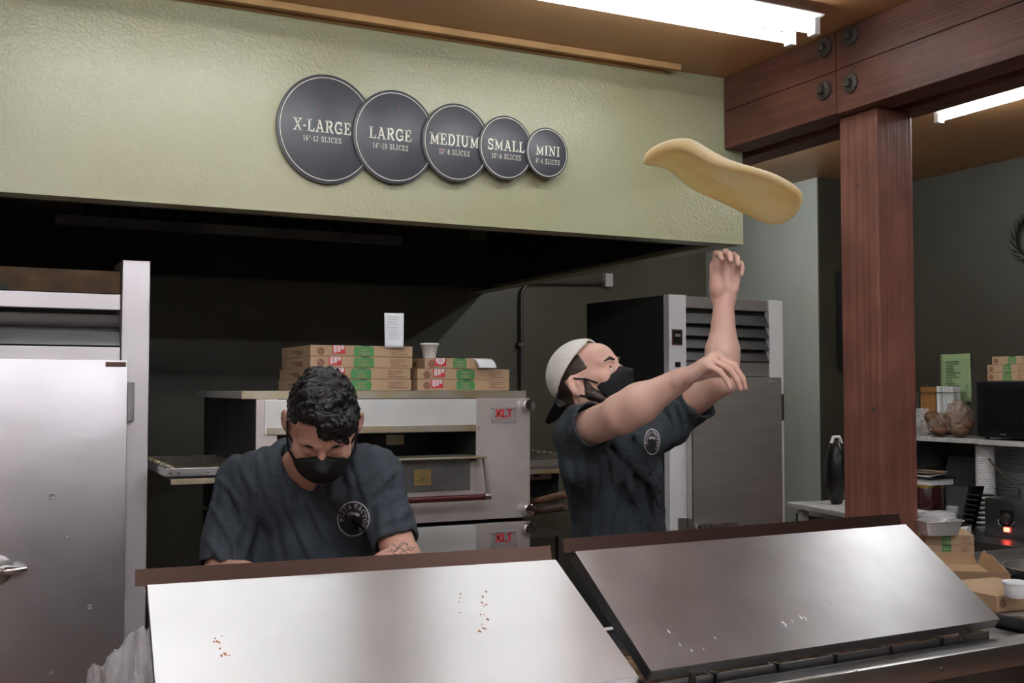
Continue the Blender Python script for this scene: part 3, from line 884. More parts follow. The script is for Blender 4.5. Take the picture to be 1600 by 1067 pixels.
sheet(lambda u, v, w: ((u - .5) * .078 - .004 + .003 * v, -w + .008 * math.sin(3 * u + 1) * v - .008 + .012 * v, .140 * v - .006), 8, 10, .0006, 'paper_slip', M['paper'], rc)
g = MB()
for i in range(9):
    rect(g, -.030, .118 - i * .011, -.030 + random.uniform(.03, .055), .1205 - i * .011, lambda u, v: (u, -.0098 + .012 * v / .14 + .008 * math.sin(3 * (u / .078 + .55) + 1) * v / .14 - .0008, v))
g.build('faint_print', mat('faint_ink', (.55, .56, .6), .7), rc)
p = corner(752, 558)
rc2 = thing('order_receipt', 'white paper receipt curling off the small box at right', 'receipt', (p[0], yb, ZO + 3 * (hB + .001)), 0)
sheet(lambda u, v, w: ((u - .5) * .080 + .016 * math.sin(v * 1.4), .04 - (.012 + .02 * w / .02) - .058 * math.sin(v * 1.57) , .0015 - .042 * (1 - math.cos(v * 1.57)) + w), 8, 12, .0006, 'paper_slip', M['paper'], rc2)

# foam cup on the right stack
p = at(671, 556, 1, yb + .06)
cp = thing('foam_cup', 'small white foam cup standing on the right pizza box stack', 'cup', (p[0], yb + .06, ZO + 3 * (hB + .001) + .0005))
MB().lathe([(.024, 0), (.025, .001), (.0345, .052), (.0385, .053), (.040, .057), (.0385, .061), (.036, .0615), (.0345, .058), (.0235, .006), (.001, .005)], n=32).build('cup_wall', M['foam'], cp, 'all')

# ---------------------------------------------------------------- refrigerator at the back
rfr = R(5.4)
pf = pt(1042.5, 460, 5.5)
ft = pf[2]
fr = thing('reach_in_refrigerator', 'tall brown steel refrigerator with louvred top and pale stiles behind the dough tosser', 'refrigerator', (pf[0], pf[1], 0), rfr)
WF, DF = .79, .70
zl0, zl1 = 1.66, ft - .01
MB().box((0.0, 0.03, 0.10), (WF, DF, ft), 0.003).build('body', M['fridge_side'], fr)
for x in (.06, WF - .09):
    for y in (.08, DF - .09):
        MB().lathe([(.03, 0), (.03, .02), (.018, .03), (.018, .10)], (x, y, 0), 12).build('foot', M['darksteel'], fr)
MB().box((0.0, -0.012, 0.10), (0.112, 0.03, ft), 0.002).build('stile', M['white'], fr)
MB().box((WF - .100, -0.012, 0.10), (WF, 0.03, ft), 0.002).build('stile', M['white'], fr)
lv0, lv1 = 0.114, WF - .102
MB().box((lv0, -0.004, ft - .062), (lv1, 0.03, ft - .004), 0.001).build('top_panel', M['fridge'], fr)
MB().box((lv0, 0.022, zl0), (lv1, 0.028, ft - .06)).build('grille_back', M['flat_black'], fr)
zz = np.linspace(zl0 + .085, ft - .075, 5)
for k in range(4):
    z0, z1 = zz[k], zz[k + 1]
    MB().hexa([(lv0, -.010, z0), (lv1, -.010, z0), (lv1, -.006, z0), (lv0, -.006, z0)],
              [(lv0, .016, z1 - .012), (lv1, .016, z1 - .012), (lv1, .020, z1 - .012), (lv0, .020, z1 - .012)]).build('louvre_slat', M['sheet'], fr)
    MB().box((lv0, -.013, z0 - .004), (lv1, -.006, z0 + .003), .001).build('louvre_lip', M['darksteel'], fr)
MB().box((lv0, -0.006, zl0 + .004), (lv1, 0.03, zl0 + .078), 0.001).build('header_panel', M['fridge'], fr)
fd = MB().box((0.105, -0.055, 0.16), (WF - .058, -0.014, zl0), 0.004).build('door', M['fridge'], fr, True)
MB().box((0.104, -0.057, 0.17), (0.114, -0.02, zl0 - .004), 0.001).build('door_edge', M['steel'], fd)
for z in (1.50, .4):
    MB().box((WF - .056, -0.045, z - .07), (WF - .030, -0.013, z + .07), 0.002).build('hinge', M['darksteel'], fd)
hz = .905
hd = MB().box((0.118, -.092, hz - .018), (0.215, -.056, hz + .022), .008)
hd.tube([(0.20, -.086, hz + .004), (0.28, -.092, hz + .010), (0.375, -.084, hz + .008)], [.016, .012, .009], 12)
hd.build('handle', M['chrome'], fd, True)
MB().box((0.045, -.024, hz - .03), (0.100, -.012, hz + .05), .003).build('latch_plate', M['steel'], fr)
cpn = MB().box((0.018, -.016, ft - .255), (0.084, -.0125, ft - .175), .001).build('control_panel', M['brown'], fr)
MB().box((0.022, -.018, ft - .250), (0.080, -.0155, ft - .180), .001).build('control_face', M['black'], cpn)
MB().box((0.034, -.0195, ft - .212), (0.068, -.0175, ft - .198)).build('display', mat('display_grey', (.25, .25, .22), .3), cpn)
MB().box((0.038, -.015, ft - .365), (0.072, -.0125, ft - .340)).build('badge', M['black'], fr)
MB().box((WF - .150, -.0575, zl0 - .030), (WF - .095, -.0545, zl0 - .016)).build('name_plate', M['plate'], fd)

# ---------------------------------------------------------------- conduit on the back wall
cd = thing('electrical_conduit', 'thin grey conduit pipe bending to a white box on the dark back wall', 'conduit', (3.336, YB - .03, 0))
z1 = 2.33
path = [(0, 0, .3), (0, 0, z1 - .10)] + [(.10 - .10 * math.cos(a), 0, z1 - .10 + .10 * math.sin(a)) for a in np.linspace(.2, 1.57, 6)] + [(.66, 0, z1 + .02)]
MB().tube(path, .013, 10).build('pipe', M['conduit'], cd, True)
MB().box((.655, -.03, z1 - .005), (.715, .028, z1 + .09), .004).build('junction_box', M['white'], cd)
for z in (.9, 1.9):
    MB().box((-.03, -.016, z - .012), (.03, .028, z + .012), .002).build('strap', M['conduit'], cd)

# ---------------------------------------------------------------- prep tables with sloped steel lids
def prep_table(label, ul, rz, w, dy, z1, z0, mlid, ext, gap_food, lidlab):
    t = thing('prep_table', label, 'prep table', (ul[0] + dy * math.sin(rz), ul[1] - dy * math.cos(rz), 0), rz, 'steel prep tables')
    zt = z0 - .045
    x0, x1 = .03, w + ext
    b = MB()
    b.box((x0, -.02, .12), (x1, .62, zt - .02), .004)
    b.build('cabinet', M['darksteel'], t)
    # ledge round the pan well
    MB().box((x0, -.085, zt - .012), (x1, .0, zt), .002).build('ledge', M['darksteel'], t)
    MB().box((x0, -.100, zt - .045), (x1, -.080, zt + .010), .007).build('rail', M['steel'], t, True)
    MB().box((x0, -.088, .14), (x1, -.078, zt - .04), .001).build('back_panel', M['darksteel'], t)
    for x in (x0 + .06, x1 - .06):
        for y in (.02, .56):
            MB().lathe([(.028, 0), (.028, .03), (.02, .04), (.02, .13)], (x, y, 0), 12).build('foot', M['darksteel'], t)
    # pans of toppings under the lid
    n = max(2, int(w / .18))
    for k in range(n):
        xa = .01 + k * (w - .02) / n
        xb = xa + (w - .02) / n - .008
        pn = MB()
        for (lo, hi) in (((xa, .02, zt - .02), (xb, .026, zt + .012)), ((xa, dy - .006, zt - .02), (xb, dy, zt + .012)), ((xa, .02, zt - .02), (xa + .006, dy, zt + .012)), ((xb - .006, .02, zt - .02), (xb, dy, zt + .012))):
            pn.box(lo, hi)
        pan = pn.build('topping_pan', M['steel'], t)
        MB().box((xa + .006, .026, zt - .02), (xb - .006, dy - .006, zt - .002), .006).build('topping', M['food'], pan)
    MB().box((x0, dy + .03, zt - .05), (x1, .66, zt - .022), .004).build('cutting_board', M['foam'], t)
    # the lid: folded steel sheet with skirts
    ld = MB()
    th = .0025
    s = math.atan2(z1 - z0, dy)
    nx, nz = -math.sin(s), math.cos(s)
    def L(x, a, o=0.0):
        """along the slope a 0..1 (near to far), offset o along the normal"""
        return (x, a * dy + nx * o, z0 + (z1 - z0) * a + nz * o)
    def plate(c):
        ld.hexa([L(x, a, o - th) for x, a, o in c], [L(x, a, o) for x, a, o in c])
    plate([(0, 0, 0), (w, 0, 0), (w, 1, 0), (0, 1, 0)])
    lid = ld.build('lid', mlid, t)
    uv = lid.data.uv_layers.new(name='slope')
    for lp_ in lid.data.loops:
        co = lid.data.vertices[lp_.vertex_index].co
        uv.data[lp_.index].uv = (co.y, co.x)
    sk = .030
    for xx in (0.0, w - .003):
        k = MB()
        k.hexa([L(xx, 0, -sk), L(xx + .003, 0, -sk), L(xx + .003, 1, -sk), L(xx, 1, -sk)], [L(xx, 0, -.0004), L(xx + .003, 0, -.0004), L(xx + .003, 1, -.0004), L(xx, 1, -.0004)])
        k.build('side_skirt', M['darksteel'], lid)
    k = MB()
    k.hexa([L(0, 0.001, -sk), L(w, 0.001, -sk), L(w, .010, -sk), L(0, .010, -sk)], [L(0, 0.001, -.0006), L(w, 0.001, -.0006), L(w, .010, -.0006), L(0, .010, -.0006)])
    k.build('front_skirt', M['steel'], lid)
    # turned up lip along the far edge
    lp = MB()
    lp.hexa([(-.022, dy + .012, z1 - .004), (w - .004, dy + .012, z1 - .004), (w - .004, dy + .0145, z1 - .004), (-.022, dy + .0145, z1 - .004)],
            [(-.022, dy + .020, z1 + .028), (w - .004, dy + .020, z1 + .028), (w - .004, dy + .0225, z1 + .028), (-.022, dy + .0225, z1 + .028)])
    lp.hexa([(-.004, dy - .004, z1 - .006), (w - .004, dy - .004, z1 - .006), (w - .004, dy + .014, z1 - .006), (-.004, dy + .014, z1 - .006)],
            [(-.004, dy - .004, z1 - .003), (w - .004, dy - .004, z1 - .003), (w - .004, dy + .014, z1 - .003), (-.004, dy + .014, z1 - .003)])
    lp.build('lip', M['flange'], lid)
    for x in (.12, w - .12):
        MB().tube([(x, .015, z0 - .02), (x, .02, zt)], .008, 8).build('hinge_pin', M['iron'], lid)
    for xx in np.arange(.15, x1 - .1, .30):
        MB().lathe([(.006, -.100), (.006, -.103), (.003, -.105)], (xx, 0, zt - .018), 8, 'y').build('rivet', M['iron'], t)
    return t, lid, L


LT, Llid, LL = prep_table('left steel prep table with a bright smeared sloping lid in front of the bowed man', (.301, 2.229), R(-4.66), .863, .391, 1.22, 1.056, M['lid'], .02, True, '')
RTb, Rlid, RL = prep_table('right steel prep table with a scuffed sloping lid in front of the dough tosser', (1.259, 2.246), R(2.20), 1.086, .302, 1.22, 1.012, M['lid2'], .16, True, '')


def smear(lid, Lf, root, px, py, marks, m, name):
    """small raised crusts where sauce dried on a lid"""
    zl = root.matrix_basis.inverted()
    g = MB()
    for (qx, qy, r) in marks:
        d = ray(qx, qy)
        rot = root.rotation_euler.z
        o = np.array(root.location)
        # lid plane in world
        p0 = root.matrix_basis @ Vector(Lf(0, 0))
        n_ = (root.matrix_basis.to_3x3() @ (Vector(Lf(0, 0, 1)) - Vector(Lf(0, 0)))).normalized()
        tt = (p0 - Vector(C0)).dot(n_) / Vector(d).dot(n_)
        hit = Vector(C0) + Vector(d) * tt
        lo = zl @ hit
        nl = (Vector(Lf(0, 0, 1)) - Vector(Lf(0, 0))).normalized()
        ux = Vector((1, 0, 0))
        uy = nl.cross(ux)
        n = 9
        ring = []
        for k in range(n):
            a = 2 * math.pi * k / n
            q = r * random.uniform(.55, 1.2)
            ring.append(lo + ux * q * math.cos(a) + uy * q * 1.7 * math.sin(a) + nl * .0003)
        g.add(ring + [lo + nl * .0011], [(k, (k + 1) % n, n) for k in range(n)])
    return g.build(name, m, lid, kind='stuff')


smear(Llid, LL, LT, 0, 0, [(340 + random.gauss(0, 5), 1008 + random.gauss(0, 7), random.uniform(.0012, .0028)) for _ in range(7)] + [(352, 1022, .004), (346, 1025, .003), (358, 1024, .002)], M['sauce'], 'dried_sauce')
smear(Llid, LL, LT, 0, 0, [(754 + random.gauss(0, 3), 925 + 5 * i + random.gauss(0, 2), random.uniform(.0012, .003)) for i in range(13)] + [(719, 934, .002), (720, 928, .0022), (717, 941, .0016), (718, 957, .002), (749, 986, .0035)], M['sauce'], 'dried_sauce')
smear(Rlid, RL, RTb, 0, 0, [(1225 + 12 * i + random.gauss(0, 3), 972 - 4 * i + random.gauss(0, 5), random.uniform(.004, .007)) for i in range(7)] + [(1045 + 18 * i, 1005 + random.gauss(0, 8), .003) for i in range(5)], mat('dried_flour', (.55, .55, .56), .8), 'flour_smudge')

# ---------------------------------------------------------------- lumpy shapes
def blob(rad, seed, amp=.12, n=18, m=26, sharp=False, flat=True):
    """an uneven ellipsoid sitting on z = 0"""
    r_ = np.random.default_rng(seed)
    ks = r_.normal(0, 2.6, (9, 3)); ph = r_.uniform(0, 6.28, 9)
    vs, fs = [], []
    for i in range(n + 1):
        th = math.pi * i / n
        for j in range(m):
            a = 2 * math.pi * j / m
            d = np.array([math.sin(th) * math.cos(a), math.sin(th) * math.sin(a), math.cos(th)])
            s = sum(math.sin(k @ d * (2.2 if sharp else 1) + p) for k, p in zip(ks, ph)) / 9
            s = 1 + amp * (abs(s) * 3 - .8 if sharp else s * 2)
            p = d * s * np.array(rad)
            p[2] += rad[2]
            if flat:
                p[2] = max(p[2], 0.0) if p[2] > rad[2] * .12 else max(p[2], 0) * .3
            vs.append(p)
    for i in range(n):
        for j in range(m):
            fs.append((i * m + j, i * m + (j + 1) % m, (i + 1) * m + (j + 1) % m, (i + 1) * m + j))
    return MB().add(vs, fs)


# ---------------------------------------------------------------- plastic bag beside the left lid
p = pt(212, 1060, 2.62)
bg = thing('plastic_bag', 'crumpled clear plastic bag between the freezer and the left lid', 'plastic bag', (p[0], p[1], 0))
blob((.15, .13, .50), 11, .16, 40, 40, True).build('bag_film', M['plastic'], bg, False)

# ---------------------------------------------------------------- far right wall: shelf and what stands on it
XS = 5.20
zsh = at(1432, 681.5, 0, XS)[2]
sh = thing('wall_shelf', 'long white shelf on the right wall holding bread bags and the microwave', 'shelf', (XS, 4.5, zsh))
MB().box((0, .015, -.027), (.365, .75, 0), .002).build('board', M['shelf'], sh)
MB().box((-.004, -.9, -.030), (.365, .011, -.001), .002).build('board', M['shelf'], sh)
for y in (-.4, .55):
    b = MB().box((.02, y, -.20), (.365, y + .02, -.03))
    b.build('bracket', M['darksteel'], sh)

mw = at(1526, 640, 0, XS + .02)
mt = thing('microwave_oven', 'black microwave on the white wall shelf at the right edge', 'microwave', (XS + .02, mw[1], zsh + .001))
MB().box((0.012, -.52, 0.012), (.33, 0, .335), .006).build('case', M['black'], mt)
MB().box((0.0, -.36, 0.016), (.012, -.002, .331), .003).build('door', M['black'], mt)
MB().box((-.0015, -.32, 0.06), (.001, -.05, .30), .001).build('window', M['glass'], mt)
MB().box((0.0, -.518, 0.016), (.012, -.364, .331), .003).build('control_panel', M['black'], mt)
for x in (.04, .29):
    for y in (-.48, -.04):
        MB().lathe([(.012, 0), (.012, .013)], (x, y, 0), 10).build('foot', M['black'], mt)
MB().box((-.0008, -.20, .030), (.0004, -.16, .034)).build('maker_mark', M['plate'], mt)

zm = zsh + .337
for i, (pxl, lab) in enumerate(((1543.5, 'kraft pizza box on the microwave, lowest of three'), (1543.5, 'kraft pizza box on the microwave, middle of three'), (1551, 'kraft pizza box on the microwave, topmost of three'))):
    q = at(pxl, 580, 0, XS + .05)
    pizza_box(lab, (XS + .05, q[1], zm + .001 + i * .0465), .26, .26, .0455, R(-90), None, group='pizza boxes on the microwave')

gp = at(1494, 590, 0, XW - .003)
pp = thing('wall_notice', 'pale green printed sheet pinned to the dark wall above the shelf', 'notice', (XW - .003, gp[1], gp[2]))
sheet(lambda u, v, w: (-w - .004 * math.sin(u * 4 + v * 3) - .004, (.5 - u) * .235, (v - .5) * .30), 8, 8, .0008, 'paper', M['greenpaper'], pp)
g = MB()
for i in range(14):
    rect(g, -.075, .10 - i * .014, -.075 + random.uniform(.05, .14), .104 - i * .014, lambda u, v: (-.0108, -u, v))
g.build('printed_lines', M['ink'], pp)

# wire card holder
q = at(1463, 625, 0, XS + .25)
wr = thing('wire_card_holder', 'small wire holder with gold and white card packs on the shelf', 'card holder', (XS + .25, q[1], zsh + .0))
zq0, zq1 = at(1463, 655, 0, XS + .25)[2] - zsh, at(1463, 613, 0, XS + .25)[2] - zsh
wy = .155
g = MB()
for z in (zq0 * .15 + .005, zq0, zq1):
    g.tube([(0, wy, z), (0, -wy, z), (.09, -wy, z), (.09, wy, z), (0, wy, z)], .003, 6)
for y in (-wy, 0, wy):
    g.tube([(0, y, 0), (0, y, zq1)], .003, 6)
    g.tube([(.09, y, 0), (.09, y, zq1 + .05)], .003, 6)
g.build('wire_frame', M['steel'], wr)
for k in range(9):
    y = .135 - k * .014
    MB().box((.012, y - .005, .02), (.08, y + .005, zq1 + .035 - .002 * (k % 3)), .001).build('card_pack', mat('gold_card', (.42, .20, .06), .5) if k == 0 else bpy.data.materials['gold_card'], wr)
MB().box((.005, -.022, .02), (.08, .002, zq1 + .04), .001).build('card_pack', M['foam'], wr)
for k in range(6):
    y = -.045 - k * .014
    MB().box((.012, y - .004, .02), (.08, y + .004, zq1 + .038 - .002 * (k % 2)), .001).build('card_pack', M['foam'], wr)

for (px, r_, s_, lab, dx) in ((1449, (.085, .095, .085), 3, 'clear plastic bag of bread on the shelf next to the post', .06),
                             (1476, (.075, .066, .075), 4, 'plastic bag of brown bread rolls on the shelf, middle of three', .02),
                             (1507, (.085, .078, .11), 5, 'plastic bag of brown bread on the shelf beside the microwave', .05)):
    q = at(px, 660, 0, XS + dx + r_[0])
    t = thing('bread_bag', lab, 'bread bag', (XS + dx + r_[0] - .05, q[1], zsh + .001), 0, 'bread bags on the wall shelf')
    blob(r_, s_, .13, 22, 30, True).build('bag_film', M['plastic_bread'] if s_ > 3 else M['plastic'], t, False)
    if s_ > 3:
        for k in range(5):
            a = k * 1.3
            ld = blob((.045, .05, .035), 30 + k + s_, .06, 10, 14)
            o = ld.build('bread_roll', M['bread'], t, 'all')
            o.location = (.035 * math.cos(a), .045 * math.sin(a), .006 + .04 * (k % 3))

wq = at(1607, 372, 0, XW - .03)
wt = thing('wall_wreath', 'dark round twisted ornament on the right wall at the frame edge', 'ornament', (XW - .03, wq[1], wq[2]))
for k in range(3):
    MB().tube([(.012 * math.sin(5 * a + k * 2.1), (.11 + .014 * math.cos(5 * a + k * 2.1)) * math.cos(a), (.13 + .014 * math.cos(5 * a + k * 2.1)) * math.sin(a)) for a in np.linspace(0, 2 * math.pi, 60)], .010, 6, False).build('strand', M['rope'], wt, True)

# ---------------------------------------------------------------- counter below the shelf
XC, ZCN = 4.65, .815
ct = thing('back_counter', 'dark steel counter along the right wall below the white shelf', 'counter', (XC, 4.1, 0))
MB().box((0, -1.4, ZCN - .03), (XW - XC - .01, 1.35, ZCN), .004).build('top', M['darksteel'], ct)
MB().box((0.0, -1.4, ZCN - .085), (.012, 1.35, ZCN - .03), .002).build('apron', M['sheet'], ct)
for y in (-1.3, 0.0, 1.28):
    for x in (.04, .85):
        MB().tube([(x, y, 0), (x, y, ZCN - .03)], .022, 12).build('leg', M['darksteel'], ct, True)

XF = 4.86
def on(px, x):
    return at(px, 800, 0, x)[1]
y0 = on(1537, XF)
wm = thing('soup_warmer', 'square steel food warmer with a red lit switch on the back counter', 'food warmer', (XF, y0, ZCN + .001))
hw = at(1545, 777, 0, XF)[2] - ZCN
wbody = MB().box((0, -.42, .016), (.36, 0, hw), .018).build('case', M['darksteel'], wm, True)
MB().box((0, -.42, .0), (.36, 0, .030), .004).build('base_band', M['sheet'], wm)
pan = MB().box((-.004, -.19, hw * .30), (.002, -.105, hw * .72), .002).build('control_panel', M['black'], wbody)
MB().lathe([(.028, -.004), (.026, -.02), (.010, -.022)], (0, -.148, hw * .5), 20, 'x').build('dial', M['iron'], pan, True)
for k in (-1, 1):
    MB().tube([(-.006, -.148 + k * .05, hw * .46), (-.014, -.148 + k * .042, hw * .36), (-.012, -.148 + k * .026, hw * .30)], .004, 8).build('guard', M['chrome'], pan, True)
MB().box((-.006, -.162, .034), (.0, -.130, .056), .001).build('lit_switch', M['redlamp'], pan)
pot = MB().lathe([(.10, 0), (.105, .008), (.105, .05), (.120, .055), (.122, .066), (.116, .070), (.10, .066), (.02, .078), (.001, .078)], (.18, -.20, hw - .004), 32).build('pot', M['steel'], wm, 'all')
MB().tube([(.10, -.12, hw + .06), (.08, -.02, hw + .15), (.07, .02, hw + .20)], [.005, .005, .007], 8).build('ladle', M['iron'], pot, True)

cx = XS + .12
cl = thing('cup_lid_stack', 'tall column of white nested foam cups under the shelf', 'cup stack', (cx, on(1541, cx), ZCN + .001))
hc = zsh - .035 - ZCN
n = 34
prof = []
for k in range(n):
    z = k * hc / n
    prof += [(.050, z), (.056, z + .001), (.056, z + hc / n * .45), (.050, z + hc / n * .5)]
MB().lathe([(.04, 0)] + prof + [(.05, hc - .004), (.03, hc - .004)], n=24).build('nested_cups', M['foam'], cl, True)

x = 5.08
ck = thing('soup_crock', 'glossy maroon crock with gold rim on the back counter by the post', 'crock', (x, on(1447, x), ZCN + .001))
zr = at(1450, 757, 0, x)[2] - ZCN
MB().lathe([(.095, 0), (.115, .004), (.118, .045), (.116, .05)], n=36).build('base', M['black'], ck, True)
MB().lathe([(.117, .048), (.121, .052), (.121, .056), (.117, .06)], n=36).build('base_ring', M['chrome'], ck, True)
MB().lathe([(.114, .058), (.117, .09), (.113, zr - .02), (.108, zr), (.10, zr)], n=40).build('body', M['crock'], ck, 'all')
gr = MB().lathe([(.108, zr - .016), (.1115, zr - .014), (.111, zr + .003), (.105, zr + .003)], n=40).build('gold_rim', M['gold'], ck, True)
for k in range(18):
    a = 2 * math.pi * k / 18
    MB().box((.1085 * math.cos(a) - .004, .1085 * math.sin(a) - .004, zr - .030 - .006 * (k % 2)), (.1085 * math.cos(a) + .004, .1085 * math.sin(a) + .004, zr - .010), .002).build('gold_drop', M['gold'], gr)
zt_ = zr + ZCN + .005
tr = thing('paper_tray', 'white paper tray with folded papers on top of the maroon crock', 'tray', (x, on(1447, x), zt_))
MB().box((-.09, -.125, 0), (.09, .11, .035), .002).build('tray', M['white'], tr)
MB().box((-.10, -.135, .035), (.10, .12, .042), .001).build('lid', M['black'], tr)
for k in range(4):
    sheet(lambda u, v, w, k=k: (-.07 + .14 * u, -.10 + .2 * v, .044 + .012 * k + w + .012 * math.sin(2.5 * u + k)), 6, 3, .006, 'folded_paper', M['card' if k % 2 else 'shelf'], tr)

x = 5.42
y = on(1497, x)
gb_ = thing('grey_tray', 'grey plastic board leaning upright against the wall under the shelf', 'board', (x, y, ZCN + .001))
MB().hexa([(0, -.155, 0), (.012, -.155, 0), (.012, .155, 0), (0, .155, 0)], [(.09, -.15, .36), (.102, -.15, .36), (.102, .15, .36), (.09, .15, .36)]).build('panel', mat('grey_plastic', (.085, .085, .09), .5), gb_)
x = 5.0
ccup = thing('clear_cup_stack', 'short stack of clear plastic cups beside the crock', 'cup stack', (x, on(1488, x), ZCN + .001))
for k in range(4):
    MB().lathe([(.024, .012 * k), (.034, .075 + .012 * k), (.036, .077 + .012 * k), (.033, .078 + .012 * k), (.022, .014 + .012 * k)], n=20).build('cup', M['plastic'], ccup, 'all')
nk = thing('napkin_pack', 'small dark packet with a white napkin by the clear cups', 'packet', (4.86, on(1492, 4.86), ZCN + .001))
MB().box((-.03, -.06, 0), (.03, .05, .022), .004).build('packet', mat('dark_packet', (.09, .04, .035), .4), nk)
MB().hexa([(-.05, -.10, 0), (.01, -.10, 0), (.0, -.055, 0), (-.04, -.055, 0)], [(-.02, -.11, .04), (0, -.11, .04), (0, -.06, .03), (-.02, -.06, .03)]).build('napkin', M['foam'], nk)
x = 5.02
y = on(1520, x)
lr = thing('wire_lid_rack', 'black slanted rack of lids between the cups and the warmer', 'rack', (x, y, ZCN + .001))
for k in range(7):
    z = .02 + k * .028
    MB().box((-.06, -.05 - k * .008, z), (.06, .035 - k * .008, z + .009), .002).build('lid_tray', M['black'], lr)
    MB().tube([(-.064, -.05 - k * .008, z + .011), (-.064, .03 - k * .008, z + .011)], .0025, 6).build('wire', M['chrome'], lr)
MB().hexa([(-.05, .03, 0), (.05, .03, 0), (.05, .045, 0), (-.05, .045, 0)], [(-.05, -.04, .24), (.05, -.04, .24), (.05, -.02, .24), (-.05, -.02, .24)]).build('back_rest', M['black'], lr)
wn = at(1580, 735, 0, XW - .003)
mn = thing('menu_sheet', 'large white printed sheet taped to the wall above the warmer', 'notice', (XW - .003, wn[1], wn[2]))
sheet(lambda u, v, w: (-w - .002, (.5 - u) * .27, (v - .5) * .34), 4, 4, .0008, 'paper', mat('grey_white_paper', (.42, .43, .42), .7), mn)
g = MB()
for i in range(16):
    rect(g, -.11 if i % 4 else -.06, .12 - i * .016, random.uniform(.0, .10), .123 - i * .016, lambda u, v: (-.0042, -u, v))
g.build('printed_lines', M['ink'], mn)

# ---------------------------------------------------------------- screen, white side table and bag left of the post
tv = thing('wall_screen', 'flat black screen on the dark wall end, mostly hidden by the post', 'screen', (5.02, 5.485, 1.735))
MB().box((0, -.07, 0), (.46, -.03, .63), .004).build('panel', M['black'], tv)
MB().box((.15, -.03, .2), (.31, 0, .45)).build('wall_mount', M['iron'], tv)
zt2 = 1.055
a, b_ = at(1228, 784, 2, zt2), at(1300, 797, 2, zt2)
sd = thing('side_table', 'small white side table between the refrigerator and the post', 'side table', (a[0], a[1], 0), math.atan2(b_[1] - a[1], b_[0] - a[0]))
MB().box((0, 0, zt2 - .025), (.55, .40, zt2), .006).build('top', M['shelf'], sd)
for x in (.04, .47):
    for y in (.04, .32):
        MB().box((x, y, 0), (x + .035, y + .035, zt2 - .025)).build('leg', M['shelf'], sd)
q = pt(1312, 790, 5.15)
bk = thing('black_bag', 'black bag standing behind the post on the white side table', 'bag', (q[0] + .0, q[1] + .02, zt2 + .001))
b = blob((.055, .06, .15), 21, .06, 20, 20)
b.build('bag_body', M['black'], bk, 'all')
MB().tube([(-.03, 0, .285), (-.015, 0, .315), (.02, 0, .315), (.035, 0, .285)], .008, 8).build('strap', M['foam'], bk, True)

# ---------------------------------------------------------------- near counter on the right, with boxes and foil tray
ZN = .975
nc = thing('side_counter', 'dull steel side counter right of the prep tables with pizza boxes on it', 'counter', (2.56, 1.95, 0))
MB().box((0, 0, ZN - .035), (1.55, 1.07, ZN), .005).build('top', M['darksteel'], nc)
MB().box((.02, .03, .12), (1.53, 1.05, ZN - .036)).build('cabinet', M['sheet'], nc)
for x in (.08, 1.47):
    for y in (.08, .99):
        MB().lathe([(.025, 0), (.02, .03), (.02, .12)], (x, y, 0), 10).build('foot', M['darksteel'], nc)

# open pizza box
A, B = at(1527, 881, 2, ZN + .006), at(1581, 917, 2, ZN + .006)
ux = B - A
wl = np.linalg.norm(ux)
an = math.atan2(ux[1], ux[0]) + math.pi / 2      # local -y runs from A to B
ob = thing('open_pizza_box', 'open empty kraft pizza box beside the right lid', 'pizza box', (A[0], A[1], ZN + .001), an)
S = .40
MB().box((-S, -S, 0), (0, 0, .004)).build('floor_panel', M['card_in'], ob)
MB().prism([(-S, 0), (0, 0), (-.012, .034), (-.03, .040), (-S * .45, .034), (-S + .02, .036)], lambda u, v, w: (u, -.001 + w + v * .18, .004 + v), .003).build('back_flap', M['card_in'], ob)
MB().prism([(0.0, 0), (-S, 0), (-S, .030), (-S * .30, .052), (-S * .18, .046), (-.03, .054), (-.005, .040)], lambda u, v, w: (w + v * .30, u, .004 + v), .003).build('side_flap', M['card_in'], ob)
MB().prism([(0.0, 0), (-S, 0), (-S, .035), (0, .035)], lambda u, v, w: (-S - w - v * .1, u, .004 + v), .003).build('side_flap', M['card_in'], ob)
MB().prism([(-S, 0), (0, 0), (0, .04), (-S, .04)], lambda u, v, w: (u, -S - w - v * .5, .004 + v), .003).build('front_flap', M['card_in'], ob)

q = at(1557, 957, 2, ZN)
nb = pizza_box('small closed kraft box at the right edge with a white cup on it', (q[0], q[1], ZN + .007), .24, .24, .038, R(-4), None, group='pizza boxes on the side counter')
MB().box((-.0, -.0, -.006), (.24, .24, 0)).build('under_sheet', M['card_in'], nb)
q2 = at(1592, 936, 2, ZN + .046)
c2 = thing('lidded_cup', 'white lidded cup on the small box at the right edge', 'cup', (q2[0] + .012, q2[1] + .02, ZN + .0465))
MB().lathe([(.025, 0), (.026, .001), (.033, .036), (.033, .038), (.02, .038)], n=28).build('cup_wall', M['foam'], c2, True)
MB().lathe([(.035, .037), (.036, .039), (.0355, .044), (.031, .045), (.03, .042), (.001, .042)], n=28).build('lid', M['paper'], c2, True)
FH_ = np.array([math.sin(YAW), math.cos(YAW), 0])
q3 = at(1574, 890, 2, ZN + .034) + RT * .19 + FH_ * .05
pn = thing('round_pan', 'round aluminium pan on the side counter at the right edge', 'pan', (q3[0], q3[1], ZN + .001))
MB().lathe([(.14, 0), (.15, .002), (.165, .030), (.172, .032), (.170, .035), (.162, .033), (.147, .006), (.001, .005)], n=40).build('pan_wall', M['steel'], pn, 'all')

